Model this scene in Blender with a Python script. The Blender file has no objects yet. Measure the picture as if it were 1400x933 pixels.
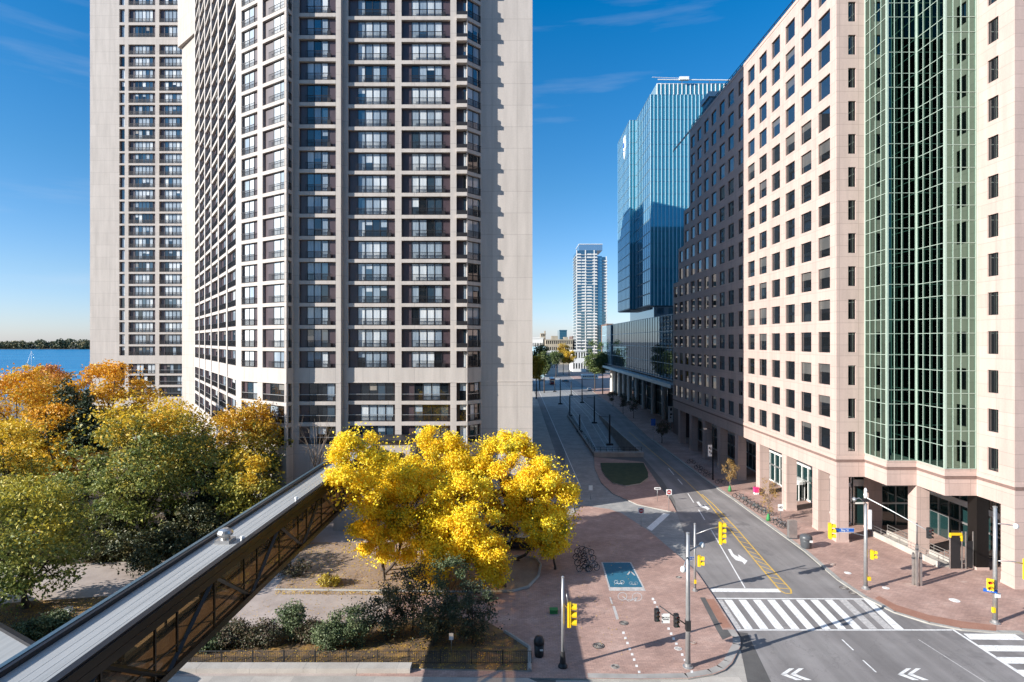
import bpy, math, random
from mathutils import Matrix, Vector
R = math.radians
random.seed(7)
sc = bpy.context.scene
COL = sc.collection

# ---------------------------------------------------------------- camera, sky, sun, exposure
cam_d = bpy.data.cameras.new('camera'); cam = bpy.data.objects.new('camera', cam_d); COL.objects.link(cam)
cam.location = (0, 0, 25); cam.rotation_euler = (R(90), 0, 0)
cam_d.sensor_width = 36; cam_d.lens = 36 * 800 / 1400
cam_d.shift_x = -7 / 1400; cam_d.shift_y = -0.5 / 1400
cam_d.clip_start = 0.1; cam_d.clip_end = 20000
sc.camera = cam
SUN_EL, SUN_AZ = 23.3, 244.5            # azimuth clockwise from +Y
sun_to = Vector((math.sin(R(SUN_AZ)) * math.cos(R(SUN_EL)), math.cos(R(SUN_AZ)) * math.cos(R(SUN_EL)), math.sin(R(SUN_EL))))
sd = bpy.data.lights.new('sun', 'SUN'); sd.energy = 5.0; sd.angle = R(0.30); sd.color = (1.0, 0.955, 0.885)
so = bpy.data.objects.new('sun', sd); COL.objects.link(so)
so.rotation_euler = sun_to.to_track_quat('Z', 'Y').to_euler(); so.location = (-60, -40, 120)
W = bpy.data.worlds.new('World'); sc.world = W; W.use_nodes = True
nt = W.node_tree; nt.nodes.clear()
out = nt.nodes.new('ShaderNodeOutputWorld'); bg = nt.nodes.new('ShaderNodeBackground')
sky = nt.nodes.new('ShaderNodeTexSky'); sky.sky_type = 'NISHITA'; sky.sun_disc = False
sky.sun_elevation = R(SUN_EL); sky.sun_rotation = R(SUN_AZ); sky.air_density = 1.0; sky.dust_density = 0.3; sky.ozone_density = 2.2
bg.inputs['Strength'].default_value = 0.085
# thin high cloud streaks (part of the sky itself)
tc = nt.nodes.new('ShaderNodeTexCoord'); mp = nt.nodes.new('ShaderNodeMapping'); mp.inputs['Scale'].default_value = (1.6, 1.6, 14)
mp.inputs['Rotation'].default_value = (0.06, 0.05, 0)
nz = nt.nodes.new('ShaderNodeTexNoise'); nz.inputs['Scale'].default_value = 1.7; nz.inputs['Detail'].default_value = 7; nz.inputs['Roughness'].default_value = 0.55
cr = nt.nodes.new('ShaderNodeValToRGB'); cr.color_ramp.elements[0].position = 0.56; cr.color_ramp.elements[1].position = 0.80
cr.color_ramp.elements[1].color = (0.16, 0.16, 0.16, 1)
mx = nt.nodes.new('ShaderNodeMix'); mx.data_type = 'RGBA'; mx.inputs[7].default_value = (5.2, 5.4, 5.8, 1)
hs = nt.nodes.new('ShaderNodeHueSaturation'); hs.inputs['Saturation'].default_value = 1.12
nt.links.new(tc.outputs['Generated'], mp.inputs['Vector']); nt.links.new(mp.outputs['Vector'], nz.inputs['Vector'])
nt.links.new(nz.outputs['Fac'], cr.inputs['Fac']); nt.links.new(cr.outputs['Color'], mx.inputs[0])
sx = nt.nodes.new('ShaderNodeSeparateXYZ'); nt.links.new(tc.outputs['Generated'], sx.inputs[0])
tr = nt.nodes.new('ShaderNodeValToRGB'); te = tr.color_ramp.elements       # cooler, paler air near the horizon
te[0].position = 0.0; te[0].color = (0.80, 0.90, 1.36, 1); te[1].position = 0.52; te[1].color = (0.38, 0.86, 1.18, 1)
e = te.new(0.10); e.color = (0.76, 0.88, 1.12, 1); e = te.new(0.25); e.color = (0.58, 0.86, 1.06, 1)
e = te.new(0.68); e.color = (1.7, 1.8, 1.8, 1); e = te.new(1.0); e.color = (2.6, 2.45, 2.2, 1)     # overhead sky out of view, brightened as added fill for shaded areas
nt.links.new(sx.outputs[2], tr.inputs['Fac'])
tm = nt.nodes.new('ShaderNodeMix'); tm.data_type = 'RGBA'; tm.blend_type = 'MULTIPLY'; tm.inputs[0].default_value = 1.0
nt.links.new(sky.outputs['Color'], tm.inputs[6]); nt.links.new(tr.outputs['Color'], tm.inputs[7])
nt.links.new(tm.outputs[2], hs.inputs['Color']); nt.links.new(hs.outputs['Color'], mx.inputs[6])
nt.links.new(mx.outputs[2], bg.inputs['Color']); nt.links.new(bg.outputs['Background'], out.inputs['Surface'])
sc.view_settings.view_transform = 'Standard'; sc.view_settings.look = 'None'
sc.view_settings.exposure = 0.90; sc.view_settings.gamma = 1
sc.view_settings.use_curve_mapping = False

# ---------------------------------------------------------------- helpers
def G(u, v, z=0.0):                       # ground point seen at photo pixel (u, v)
    Y = (25 - z) * 800 / (v - 466.0)
    return ((u - 707) * Y / 800, Y)
def PX(u, Y): return (u - 707) * Y / 800
def PZ(v, Y): return 25 - (v - 466) * Y / 800

def tag(o, label=None, cat=None, group=None, kind=None):
    if label: o['label'] = label
    if cat: o['category'] = cat
    if group: o['group'] = group
    if kind: o['kind'] = kind
    return o
def empty(name, loc, rz=0.0, label=None, cat=None, group=None):
    o = bpy.data.objects.new(name, None); COL.objects.link(o); o.location = loc; o.rotation_euler = (0, 0, rz)
    o.empty_display_size = 0.3
    return tag(o, label, cat, group)
CHILD = {}
def dup(o, parent=None):
    c = o.copy(); COL.objects.link(c)
    if parent: c.parent = parent
    for ch in CHILD.get(o.name, []):
        k = dup(ch, c); CHILD.setdefault(c.name, []).append(k)
    return c

class MB:
    def __init__(s, M=None): s.v = []; s.f = []; s.m = []; s.M = M; s.mats = []
    def mi(s, mat):
        if mat not in s.mats: s.mats.append(mat)
        return s.mats.index(mat)
    def add(s, pts, faces, mat):
        n = len(s.v)
        for p in pts:
            p = Vector(p); s.v.append(tuple(s.M @ p) if s.M is not None else tuple(p))
        i = s.mi(mat)
        for f in faces: s.f.append([n + k for k in f]); s.m.append(i)
    def quad(s, a, b, c, d, mat): s.add([a, b, c, d], [(0, 1, 2, 3)], mat)
    def box(s, x0, x1, y0, y1, z0, z1, mat):
        s.add([(x0,y0,z0),(x1,y0,z0),(x1,y1,z0),(x0,y1,z0),(x0,y0,z1),(x1,y0,z1),(x1,y1,z1),(x0,y1,z1)],
              [(0,3,2,1),(4,5,6,7),(0,1,5,4),(1,2,6,5),(2,3,7,6),(3,0,4,7)], mat)
    def prism(s, poly, z0, z1, mat, side=None, bottom=True):
        n = len(poly)
        s.add([(p[0], p[1], z1) for p in poly], [tuple(range(n))], mat)
        if bottom: s.add([(p[0], p[1], z0) for p in poly], [tuple(range(n - 1, -1, -1))], side or mat)
        for i in range(n):
            a, b = poly[i], poly[(i + 1) % n]
            s.add([(a[0],a[1],z0),(b[0],b[1],z0),(b[0],b[1],z1),(a[0],a[1],z1)], [(0,1,2,3)], side or mat)
    def tube(s, path, rad, mat, n=8, cap=True):
        path = [Vector(p) for p in path]
        if not isinstance(rad, (list, tuple)): rad = [rad] * len(path)
        pts = []; up0 = None
        for i, p in enumerate(path):
            d = (path[min(i + 1, len(path) - 1)] - path[max(i - 1, 0)]).normalized()
            ref = Vector((0, 0, 1)) if abs(d.z) < 0.9 else Vector((1, 0, 0))
            a = d.cross(ref).normalized(); b = d.cross(a).normalized()
            for k in range(n):
                t = 2 * math.pi * k / n
                pts.append(p + (a * math.cos(t) + b * math.sin(t)) * rad[i])
        faces = []
        for i in range(len(path) - 1):
            for k in range(n):
                faces.append((i*n + k, i*n + (k+1) % n, (i+1)*n + (k+1) % n, (i+1)*n + k))
        if cap: faces += [tuple(range(n - 1, -1, -1)), tuple(range((len(path)-1)*n, len(path)*n))]
        s.add(pts, faces, mat)
    def lathe(s, prof, mat, c=(0,0,0), n=16):
        pts = []; faces = []
        for (r, z) in prof:
            for k in range(n):
                t = 2*math.pi*k/n; pts.append((c[0] + r*math.cos(t), c[1] + r*math.sin(t), c[2] + z))
        for i in range(len(prof) - 1):
            for k in range(n): faces.append((i*n+k, i*n+(k+1)%n, (i+1)*n+(k+1)%n, (i+1)*n+k))
        faces += [tuple(range(n-1,-1,-1)), tuple(range((len(prof)-1)*n, len(prof)*n))]
        s.add(pts, faces, mat)
    def torus(s, c, axis, r, t, mat, n=18, m=6):
        ax = Vector(axis).normalized(); ref = Vector((0,0,1)) if abs(ax.z) < .9 else Vector((1,0,0))
        a = ax.cross(ref).normalized(); b = ax.cross(a).normalized(); c = Vector(c)
        pts = []; faces = []
        for i in range(n):
            th = 2*math.pi*i/n; d = a*math.cos(th) + b*math.sin(th)
            for j in range(m):
                ph = 2*math.pi*j/m; pts.append(c + d*(r + t*math.cos(ph)) + ax*(t*math.sin(ph)))
        for i in range(n):
            for j in range(m):
                faces.append((i*m+j, ((i+1)%n)*m+j, ((i+1)%n)*m+(j+1)%m, i*m+(j+1)%m))
        s.add(pts, faces, mat)
    def wall(s, u0, u1, z0, z1, holes, depth, mat, rev=None):       # local: x along, y outward, z up
        us = sorted({u0, u1, *[h[0] for h in holes], *[h[1] for h in holes]})
        zs = sorted({z0, z1, *[h[2] for h in holes], *[h[3] for h in holes]})
        hs_ = sorted(holes)
        for i in range(len(us) - 1):
            uc = (us[i] + us[i+1]) / 2
            col = [h for h in holes if h[0] < uc < h[1]]
            start = None
            for j in range(len(zs) - 1):
                zc = (zs[j] + zs[j+1]) / 2
                inside = any(h[2] < zc < h[3] for h in col)
                if not inside and start is None: start = zs[j]
                if inside and start is not None:
                    s.quad((us[i],0,start),(us[i+1],0,start),(us[i+1],0,zs[j]),(us[i],0,zs[j]), mat); start = None
            if start is not None:
                s.quad((us[i],0,start),(us[i+1],0,start),(us[i+1],0,z1),(us[i],0,z1), mat)
        for (a, b, c, d) in holes:
            r = rev or mat; y = -depth
            s.quad((a,0,c),(a,y,c),(a,y,d),(a,0,d), r); s.quad((b,0,c),(b,0,d),(b,y,d),(b,y,c), r)
            s.quad((a,0,c),(b,0,c),(b,y,c),(a,y,c), r); s.quad((a,0,d),(a,y,d),(b,y,d),(b,0,d), r)
    def mesh(s, name):
        me = bpy.data.meshes.new(name); me.from_pydata(s.v, [], s.f)
        for m in s.mats: me.materials.append(m)
        me.polygons.foreach_set('material_index', s.m); me.update()
        return me
    def build(s, name, parent=None, smooth=False):
        me = s.mesh(name)
        if smooth: me.polygons.foreach_set('use_smooth', [True] * len(me.polygons))
        o = bpy.data.objects.new(name, me); COL.objects.link(o)
        if parent is not None: o.parent = parent; CHILD.setdefault(parent.name, []).append(o)
        return o
def frame(O, U, N):                       # facade frame
    U = Vector((U[0], U[1], 0)).normalized(); N = Vector((N[0], N[1], 0)).normalized()
    return Matrix(((U.x, N.x, 0, O[0]), (U.y, N.y, 0, O[1]), (0, 0, 1, O[2] if len(O) > 2 else 0), (0, 0, 0, 1)))
def seg_frame(p, q):                      # facade from p to q (left to right seen from outside)
    U = Vector((q[0]-p[0], q[1]-p[1])); L = U.length; U = U / L
    return frame(p, U, (U.y, -U.x)), L
def struct(name, mb): return tag(mb.build(name), kind='structure')
def text_mesh(body, size, mat, depth=0.004):
    cu = bpy.data.curves.new('lettering', 'FONT'); cu.body = body; cu.size = size; cu.align_x = 'CENTER'; cu.align_y = 'CENTER'; cu.extrude = depth
    o = bpy.data.objects.new('lettering', cu)
    COL.objects.link(o); dg = bpy.context.evaluated_depsgraph_get()
    me = bpy.data.meshes.new_from_object(o.evaluated_get(dg)); bpy.data.objects.remove(o)
    me.materials.clear(); me.materials.append(mat); return me
def text(body, size, mat, loc, rot, parent, name='lettering'):
    o = bpy.data.objects.new(name, text_mesh(body, size, mat)); COL.objects.link(o)
    o.location = loc; o.rotation_euler = rot
    if parent is not None: o.parent = parent; CHILD.setdefault(parent.name, []).append(o)
    return o

# ---------------------------------------------------------------- materials
class NT:
    def __init__(s, name):
        s.mat = bpy.data.materials.new(name); s.mat.use_nodes = True; s.t = s.mat.node_tree; s.t.nodes.clear()
        s.out = s.n('ShaderNodeOutputMaterial'); s.b = s.n('ShaderNodeBsdfPrincipled'); s.l(s.b.outputs[0], s.out.inputs['Surface'])
    def n(s, t, **k):
        x = s.t.nodes.new(t)
        for a, b in k.items(): setattr(x, a, b)
        return x
    def l(s, a, b): s.t.links.new(a, b)
    def noise(s, vec, scale, detail=4, rough=0.55):
        x = s.n('ShaderNodeTexNoise'); x.inputs['Scale'].default_value = scale; x.inputs['Detail'].default_value = detail; x.inputs['Roughness'].default_value = rough
        if vec is not None: s.l(vec, x.inputs['Vector'])
        return x.outputs['Fac']
    def ramp(s, fac, stops):
        x = s.n('ShaderNodeValToRGB'); e = x.color_ramp.elements
        while len(e) < len(stops): e.new(0.5)
        for el, (p, c) in zip(e, stops): el.position = p; el.color = (*c, 1) if len(c) == 3 else c
        s.l(fac, x.inputs['Fac']); return x.outputs['Color']
    def mix(s, fac, a, b, mode='MIX'):
        x = s.n('ShaderNodeMix', data_type='RGBA', blend_type=mode)
        for i, val in ((0, fac), (6, a), (7, b)):
            if isinstance(val, (int, float)): x.inputs[i].default_value = val
            elif isinstance(val, tuple): x.inputs[i].default_value = (*val, 1)
            else: s.l(val, x.inputs[i])
        return x.outputs[2]
    def math(s, op, a, b=0.0):
        x = s.n('ShaderNodeMath', operation=op)
        for i, val in ((0, a), (1, b)):
            if isinstance(val, (int, float)): x.inputs[i].default_value = val
            else: s.l(val, x.inputs[i])
        return x.outputs[0]
    def pos(s): return s.n('ShaderNodeNewGeometry').outputs['Position']
    def scaled(s, vec, sc_):
        x = s.n('ShaderNodeMapping'); x.inputs['Scale'].default_value = sc_; s.l(vec, x.inputs['Vector']); return x.outputs['Vector']
    def bump(s, h, strength=0.3, dist=0.02):
        x = s.n('ShaderNodeBump'); x.inputs['Strength'].default_value = strength; x.inputs['Distance'].default_value = dist
        s.l(h, x.inputs['Height']); s.l(x.outputs[0], s.b.inputs['Normal'])
    def set(s, **k):
        for a, v in k.items():
            i = s.b.inputs[a.replace('_', ' ')]
            if isinstance(v, tuple): i.default_value = (*v, 1)
            elif isinstance(v, (int, float)): i.default_value = v
            else: s.l(v, i)
        return s
    def wallvec(s):                        # (horizontal run, height) on any vertical wall
        g = s.n('ShaderNodeNewGeometry'); sx = s.n('ShaderNodeSeparateXYZ'); s.l(g.outputs['Position'], sx.inputs[0])
        sn = s.n('ShaderNodeSeparateXYZ'); s.l(g.outputs['True Normal'], sn.inputs[0])
        w = s.math('GREATER_THAN', s.math('ABSOLUTE', sn.outputs[0]), 0.72)
        a = s.math('MULTIPLY', sx.outputs[1], w); b = s.math('MULTIPLY', sx.outputs[0], s.math('SUBTRACT', 1.0, w))
        c = s.n('ShaderNodeCombineXYZ'); s.l(s.math('ADD', a, b), c.inputs[0]); s.l(sx.outputs[2], c.inputs[1]); return c.outputs[0]

def plain(name, col, rough=0.6, metal=0.0, var=0.12, scale=3.0, **k):
    t = NT(name); f = t.noise(t.pos(), scale, 5)
    lo = tuple(c * (1 - var) for c in col); hi = tuple(min(1, c * (1 + var)) for c in col)
    t.set(Base_Color=t.ramp(f, [(0.3, lo), (0.7, hi)]), Roughness=rough, Metallic=metal, **k); return t.mat
def panel(name, col, bw, bh, mortar=0.012, dark=0.72, var=0.05, rough=0.75, stain=0.10, offset=0.0, tone=0.03):
    t = NT(name); v = t.wallvec()
    br = t.n('ShaderNodeTexBrick', offset=offset, squash=1.0); t.l(v, br.inputs['Vector'])
    br.inputs['Scale'].default_value = 1.0; br.inputs['Brick Width'].default_value = bw; br.inputs['Row Height'].default_value = bh
    br.inputs['Mortar Size'].default_value = mortar; br.inputs['Mortar Smooth'].default_value = 0.2; br.inputs['Bias'].default_value = 0
    br.inputs['Color1'].default_value = (*[c * (1 - tone) for c in col], 1); br.inputs['Color2'].default_value = (*[c * (1 + tone) for c in col], 1)
    br.inputs['Mortar'].default_value = (*[c * dark for c in col], 1)
    st = t.ramp(t.noise(t.scaled(t.pos(), (0.9, 0.9, 0.10)), 1.2, 6, 0.6), [(0.35, (1 - stain,) * 3), (0.62, (1.0, 1.0, 1.0))])
    fine = t.ramp(t.noise(t.pos(), 5.0, 6, 0.7), [(0.3, (1 - var,) * 3), (0.7, (1 + var,) * 3)])
    c = t.mix(1.0, t.mix(1.0, br.outputs['Color'], st, 'MULTIPLY'), fine, 'MULTIPLY')
    t.set(Base_Color=c, Roughness=rough); return t.mat
def glass(name, col, ior=2.0, rough=0.03, metal=0.0, wob=0.0):
    t = NT(name); t.set(Base_Color=col, Roughness=rough, IOR=ior, Metallic=metal)
    if wob:
        t.bump(t.noise(t.pos(), 0.35, 2), wob, 0.05)
    return t.mat
def curtain(name, a, b, coat=0.8, lo=None):
    t = NT(name); v = t.wallvec()
    wv = t.n('ShaderNodeTexWave'); wv.inputs['Scale'].default_value = 1.6; wv.inputs['Distortion'].default_value = 2.0; wv.inputs['Detail'].default_value = 1.5
    t.l(v, wv.inputs['Vector'])
    c = t.ramp(wv.outputs['Fac'], [(0.1, a), (0.9, b)])
    c = t.mix(1.0, c, t.ramp(t.noise(t.scaled(v, (1, .3, 1)), 0.35, 2), [(.35, (.55, .6, .66)), (.6, (1, 1, 1))]), 'MULTIPLY')
    t.set(Base_Color=c, Roughness=0.6, Coat_Weight=coat, Coat_Roughness=0.02, Coat_IOR=1.7); return t.mat
def ground_mat(name, stops, scale=0.6, fine=14.0, rough=0.85, brick=None, bump=0.25, patch=None, wear=False):
    t = NT(name); p = t.pos()
    c = t.ramp(t.noise(p, scale, 8, 0.62), stops)
    f = t.noise(p, fine, 5, 0.7)
    c = t.mix(1.0, c, t.ramp(f, [(0.25, (0.80,) * 3), (0.75, (1.18,) * 3)]), 'MULTIPLY')
    if brick:
        bw, bh, dk = brick
        br = t.n('ShaderNodeTexBrick'); t.l(p, br.inputs['Vector']); br.inputs['Scale'].default_value = 1.0
        br.inputs['Brick Width'].default_value = bw; br.inputs['Row Height'].default_value = bh; br.inputs['Mortar Size'].default_value = 0.012
        br.inputs['Color1'].default_value = (0.86, 0.86, 0.86, 1); br.inputs['Color2'].default_value = (1.12, 1.1, 1.08, 1); br.inputs['Mortar'].default_value = (dk, dk, dk, 1)
        c = t.mix(1.0, c, br.outputs['Color'], 'MULTIPLY')
    if patch:
        c = t.mix(t.ramp(t.noise(t.scaled(p, (1, 1, 1)), patch[0], 5, 0.7), [(patch[1], (0,) * 3), (patch[1] + 0.06, (1,) * 3)]), c, patch[2])
    if wear:
        w = t.noise(t.scaled(p, (1.0, 0.05, 1)), 0.55, 4, 0.6)
        c = t.mix(1.0, c, t.ramp(w, [(0.35, (0.78,) * 3), (0.62, (1.10,) * 3)]), 'MULTIPLY')
        vo = t.n('ShaderNodeTexVoronoi', feature='DISTANCE_TO_EDGE'); vo.inputs['Scale'].default_value = 0.16
        wp = t.n('ShaderNodeTexNoise'); wp.inputs['Scale'].default_value = 0.7; wp.inputs['Detail'].default_value = 4; t.l(p, wp.inputs['Vector'])
        ad = t.n('ShaderNodeVectorMath', operation='ADD'); t.l(p, ad.inputs[0]); sc2 = t.n('ShaderNodeVectorMath', operation='SCALE'); sc2.inputs['Scale'].default_value = 3.0
        t.l(wp.outputs['Color'], sc2.inputs[0]); t.l(sc2.outputs[0], ad.inputs[1]); t.l(ad.outputs[0], vo.inputs['Vector'])
        c = t.mix(t.ramp(vo.outputs['Distance'], [(0.0, (0.34,) * 3), (0.007, (0,) * 3)]), c, (0.09, 0.085, 0.085))
    t.set(Base_Color=c, Roughness=rough); t.bump(f, bump, 0.01); return t.mat
def leaf_mat(name, cols, cols2=None, zlo=0, zhi=1, trans=0.3, nscale=0.25):
    t = NT(name); g = t.n('ShaderNodeNewGeometry')
    rnd = g.outputs['Random Per Island']; p = g.outputs['Position']
    nz_ = t.noise(p, nscale, 3, 0.6)
    f = t.math('ADD', t.math('MULTIPLY', rnd, 0.55), t.math('SUBTRACT', t.math('MULTIPLY', nz_, 1.5), 0.50))
    n = len(cols)
    c = t.ramp(f, [(0.15 + 0.7 * i / max(1, n - 1), k) for i, k in enumerate(cols)])
    if cols2:                              # species turning colour from the top of the crown downwards
        sx = t.n('ShaderNodeSeparateXYZ'); t.l(p, sx.inputs[0])
        h = t.math('DIVIDE', t.math('SUBTRACT', sx.outputs[2], float(zlo)), float(zhi - zlo))
        h = t.math('ADD', h, t.math('MULTIPLY', t.math('SUBTRACT', nz_, 0.5), 1.6))
        h = t.math('ADD', h, t.math('MULTIPLY', t.math('SUBTRACT', rnd, 0.5), 0.5))
        hf = t.ramp(h, [(0.3, (0,) * 3), (0.8, (1,) * 3)])
        c2 = t.ramp(f, [(0.15 + 0.7 * i / max(1, len(cols2) - 1), k) for i, k in enumerate(cols2)])
        c = t.mix(hf, c, c2)
    t.set(Base_Color=c, Roughness=0.55)
    tr = t.n('ShaderNodeBsdfTranslucent'); t.l(c, tr.inputs['Color'])
    ms = t.n('ShaderNodeMixShader'); ms.inputs[0].default_value = trans
    t.l(t.b.outputs[0], ms.inputs[1]); t.l(tr.outputs[0], ms.inputs[2]); t.l(ms.outputs[0], t.out.inputs['Surface']); return t.mat

M = {}
M['concrete'] = panel('tower_concrete', (0.47, 0.42, 0.38), 3.6, 3.095, 0.035, 0.74, 0.06, 0.85, 0.14)
M['conc_trim'] = plain('concrete_trim', (0.46, 0.41, 0.37), 0.85, var=0.10, scale=1.5)
M['dark_panel'] = plain('dark_panel', (0.065, 0.044, 0.050), 0.35, var=0.15, scale=0.8)
M['black_metal'] = plain('black_metal', (0.022, 0.020, 0.022), 0.45, 0.3)
M['bronze_metal'] = plain('bronze_metal', (0.012, 0.010, 0.009), 0.42, 0.3)
M['win_frame'] = plain('window_frame', (0.03, 0.03, 0.034), 0.4, 0.3)
M['glass_dark'] = glass('dark_glass', (0.010, 0.014, 0.018), 1.9, 0.02, wob=0.02)
M['glass_blue'] = glass('bluish_glass', (0.03, 0.055, 0.08), 2.2, 0.02, wob=0.03)
M['cur_white'] = curtain('white_curtain', (0.44, 0.48, 0.50), (0.72, 0.73, 0.72))
M['cur_sheer'] = curtain('sheer_curtain', (0.17, 0.22, 0.27), (0.38, 0.45, 0.50))
M['cur_beige'] = curtain('beige_blind', (0.20, 0.17, 0.14), (0.30, 0.26, 0.21))
M['beige'] = panel('beige_granite', (0.505, 0.380, 0.334), 2.34, 1.36, 0.026, 0.70, 0.06, 0.6, 0.12, tone=0.05)
M['beige_trim'] = plain('beige_trim', (0.50, 0.372, 0.325), 0.6, var=0.06)
M['beige_groove'] = plain('groove_stone', (0.20, 0.13, 0.11), 0.7)
M['strip_concrete'] = panel('shaft_concrete', (0.40, 0.352, 0.312), 3.6, 3.095, 0.035, 0.74, 0.06, 0.85, 0.14)
M['dim_blind'] = curtain('dim_blind', (0.09, 0.085, 0.08), (0.13, 0.125, 0.115), 1.0)
M['off_glass'] = glass('office_glass', (0.012, 0.014, 0.016), 3.0, 0.015, wob=0.015)
M['green_glass'] = glass('green_glass', (0.15, 0.24, 0.20), 1.5, 0.015, 1.0, wob=0.03)
M['green_glass_dark_reflect'] = glass('dark_reflection_green_glass', (0.05, 0.11, 0.095), 1.5, 0.015, 1.0, wob=0.03)  # same bay glass; darker colour stands in for dark reflections on two faces
M['green_mull'] = plain('green_mullion', (0.36, 0.44, 0.375), 0.4, 0.1, var=0.05)
M['lobby_glass'] = glass('lobby_glass', (0.012, 0.035, 0.036), 1.9, 0.02)
M['white_metal'] = plain('white_metal', (0.72, 0.72, 0.70), 0.4, 0.0, var=0.06)
M['grey_metal'] = plain('grey_metal', (0.40, 0.40, 0.40), 0.38, 0.6, var=0.1)
M['steel'] = plain('brushed_steel', (0.52, 0.50, 0.48), 0.3, 0.8, var=0.1)
M['blue_glass'] = glass('blue_curtain_glass', (0.05, 0.28, 0.38), 1.5, 0.02, 0.50, wob=0.02)
M['blue_side'] = glass('blue_side_glass', (0.11, 0.27, 0.38), 1.5, 0.03, 0.65, wob=0.02)
M['pod_glass'] = glass('podium_glass', (0.14, 0.24, 0.30), 1.5, 0.02, 0.9, wob=0.05)
M['pale_mull'] = plain('pale_mullion', (0.46, 0.66, 0.72), 0.4, 0.2, var=0.05)
M['dark_mull'] = plain('dark_mullion', (0.10, 0.16, 0.20), 0.4, 0.4)
M['pale_glass'] = glass('pale_glass', (0.30, 0.42, 0.52), 1.5, 0.05, 0.8)
M['white_conc'] = plain('white_concrete', (0.62, 0.61, 0.58), 0.8, var=0.08)
M['grey_conc'] = plain('grey_concrete', (0.33, 0.31, 0.29), 0.85, var=0.18, scale=0.8)
M['tan_stone'] = plain('tan_stone', (0.33, 0.28, 0.21), 0.85, var=0.15, scale=0.3)
M['brown_brick'] = plain('brown_brick', (0.15, 0.10, 0.08), 0.85, var=0.15, scale=0.3)
M['roof_dark'] = plain('roof_gravel', (0.12, 0.115, 0.11), 0.9, var=0.2)
M['bark'] = plain('bark', (0.075, 0.055, 0.042), 0.9, var=0.35, scale=4)
M['bark_pale'] = plain('pale_bark', (0.22, 0.17, 0.13), 0.9, var=0.3, scale=4)
M['asphalt'] = ground_mat('asphalt', [(0.3, (0.185, 0.170, 0.166)), (0.55, (0.235, 0.218, 0.213)), (0.75, (0.285, 0.268, 0.26))], 0.16, 18, patch=(0.09, 0.60, (0.17, 0.158, 0.156)), wear=True)
M['ground'] = ground_mat('city_ground', [(0.3, (0.10, 0.095, 0.09)), (0.7, (0.17, 0.16, 0.15))], 0.05, 6)
M['pavers_grey'] = ground_mat('grey_pavers', [(0.3, (0.24, 0.24, 0.24)), (0.7, (0.35, 0.345, 0.335))], 0.3, 10, brick=(0.6, 0.3, 0.75))
M['brick'] = ground_mat('brick_pavers', [(0.3, (0.31, 0.195, 0.162)), (0.55, (0.42, 0.275, 0.230)), (0.75, (0.52, 0.365, 0.310))], 0.30, 9, brick=(0.42, 0.21, 0.62), patch=(0.16, 0.66, (0.48, 0.36, 0.305)))
M['path'] = ground_mat('pink_asphalt_path', [(0.3, (0.31, 0.25, 0.22)), (0.7, (0.46, 0.385, 0.345))], 0.35, 12)
M['kerb'] = ground_mat('kerb_stone', [(0.3, (0.28, 0.27, 0.25)), (0.7, (0.40, 0.385, 0.355))], 0.7, 12)
M['concrete_walk'] = ground_mat('concrete_walk', [(0.3, (0.34, 0.31, 0.28)), (0.7, (0.46, 0.43, 0.39))], 0.5, 16, brick=(3.0, 1.5, 0.7))
M['dark_gutter'] = ground_mat('dark_gutter', [(0.3, (0.075, 0.07, 0.07)), (0.7, (0.12, 0.115, 0.11))], 0.5, 12)
M['dirt'] = ground_mat('leafy_soil', [(0.25, (0.055, 0.038, 0.026)), (0.48, (0.13, 0.085, 0.05)), (0.62, (0.26, 0.15, 0.05)), (0.8, (0.36, 0.20, 0.05))], 0.9, 7, bump=0.6)
M['dirt_dark'] = ground_mat('park_soil', [(0.3, (0.045, 0.034, 0.024)), (0.55, (0.09, 0.062, 0.035)), (0.75, (0.20, 0.12, 0.04))], 0.7, 7, bump=0.6)
M['sand'] = ground_mat('sandy_bed', [(0.3, (0.26, 0.18, 0.13)), (0.6, (0.36, 0.26, 0.19)), (0.75, (0.45, 0.30, 0.08))], 0.5, 8)
M['grass'] = ground_mat('dark_grass', [(0.3, (0.025, 0.04, 0.014)), (0.7, (0.06, 0.075, 0.028))], 1.0, 14, bump=0.8)
def paint(name, col, worn=0.5):
    t = NT(name); f = t.noise(t.pos(), 3.5, 7, 0.75)
    c = t.mix(t.ramp(f, [(worn - 0.17, (0,) * 3), (worn + 0.06, (1,) * 3)]), tuple(0.45 * k + 0.09 for k in col), col)
    t.set(Base_Color=c, Roughness=0.7); return t.mat
M['white_paint'] = paint('white_road_paint', (0.82, 0.81, 0.79), 0.475)
M['worn_paint'] = paint('worn_road_paint', (0.58, 0.55, 0.53), 0.56)
M['yellow_paint'] = paint('yellow_road_paint', (0.68, 0.42, 0.06), 0.46)
M['blue_paint'] = paint('blue_road_paint', (0.018, 0.125, 0.20), 0.40)
M['terracotta'] = ground_mat('terracotta_paving', [(0.3, (0.27, 0.125, 0.085)), (0.7, (0.36, 0.19, 0.135))], 0.6, 10)
M['iron'] = plain('cast_iron', (0.10, 0.08, 0.07), 0.6, 0.5, var=0.2)
M['sig_yellow'] = plain('signal_yellow', (0.80, 0.52, 0.015), 0.45, var=0.05)
M['sig_black'] = plain('signal_black', (0.02, 0.02, 0.022), 0.5)
def lens(name, col, e):
    t = NT(name); t.set(Base_Color=col, Roughness=0.2, Emission_Color=col, Emission_Strength=e); return t.mat
M['lens_red'] = lens('red_lens', (0.45, 0.02, 0.02), 0.0); M['lens_amber'] = lens('amber_lens', (0.40, 0.20, 0.01), 0.0); M['lens_green'] = lens('green_lens', (0.01, 0.16, 0.10), 0.0)
M['lens_red_lit'] = lens('lit_red_lens', (0.9, 0.05, 0.04), 1.2)
M['sign_blue'] = plain('sign_blue', (0.012, 0.10, 0.42), 0.4, var=0.05)
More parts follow.
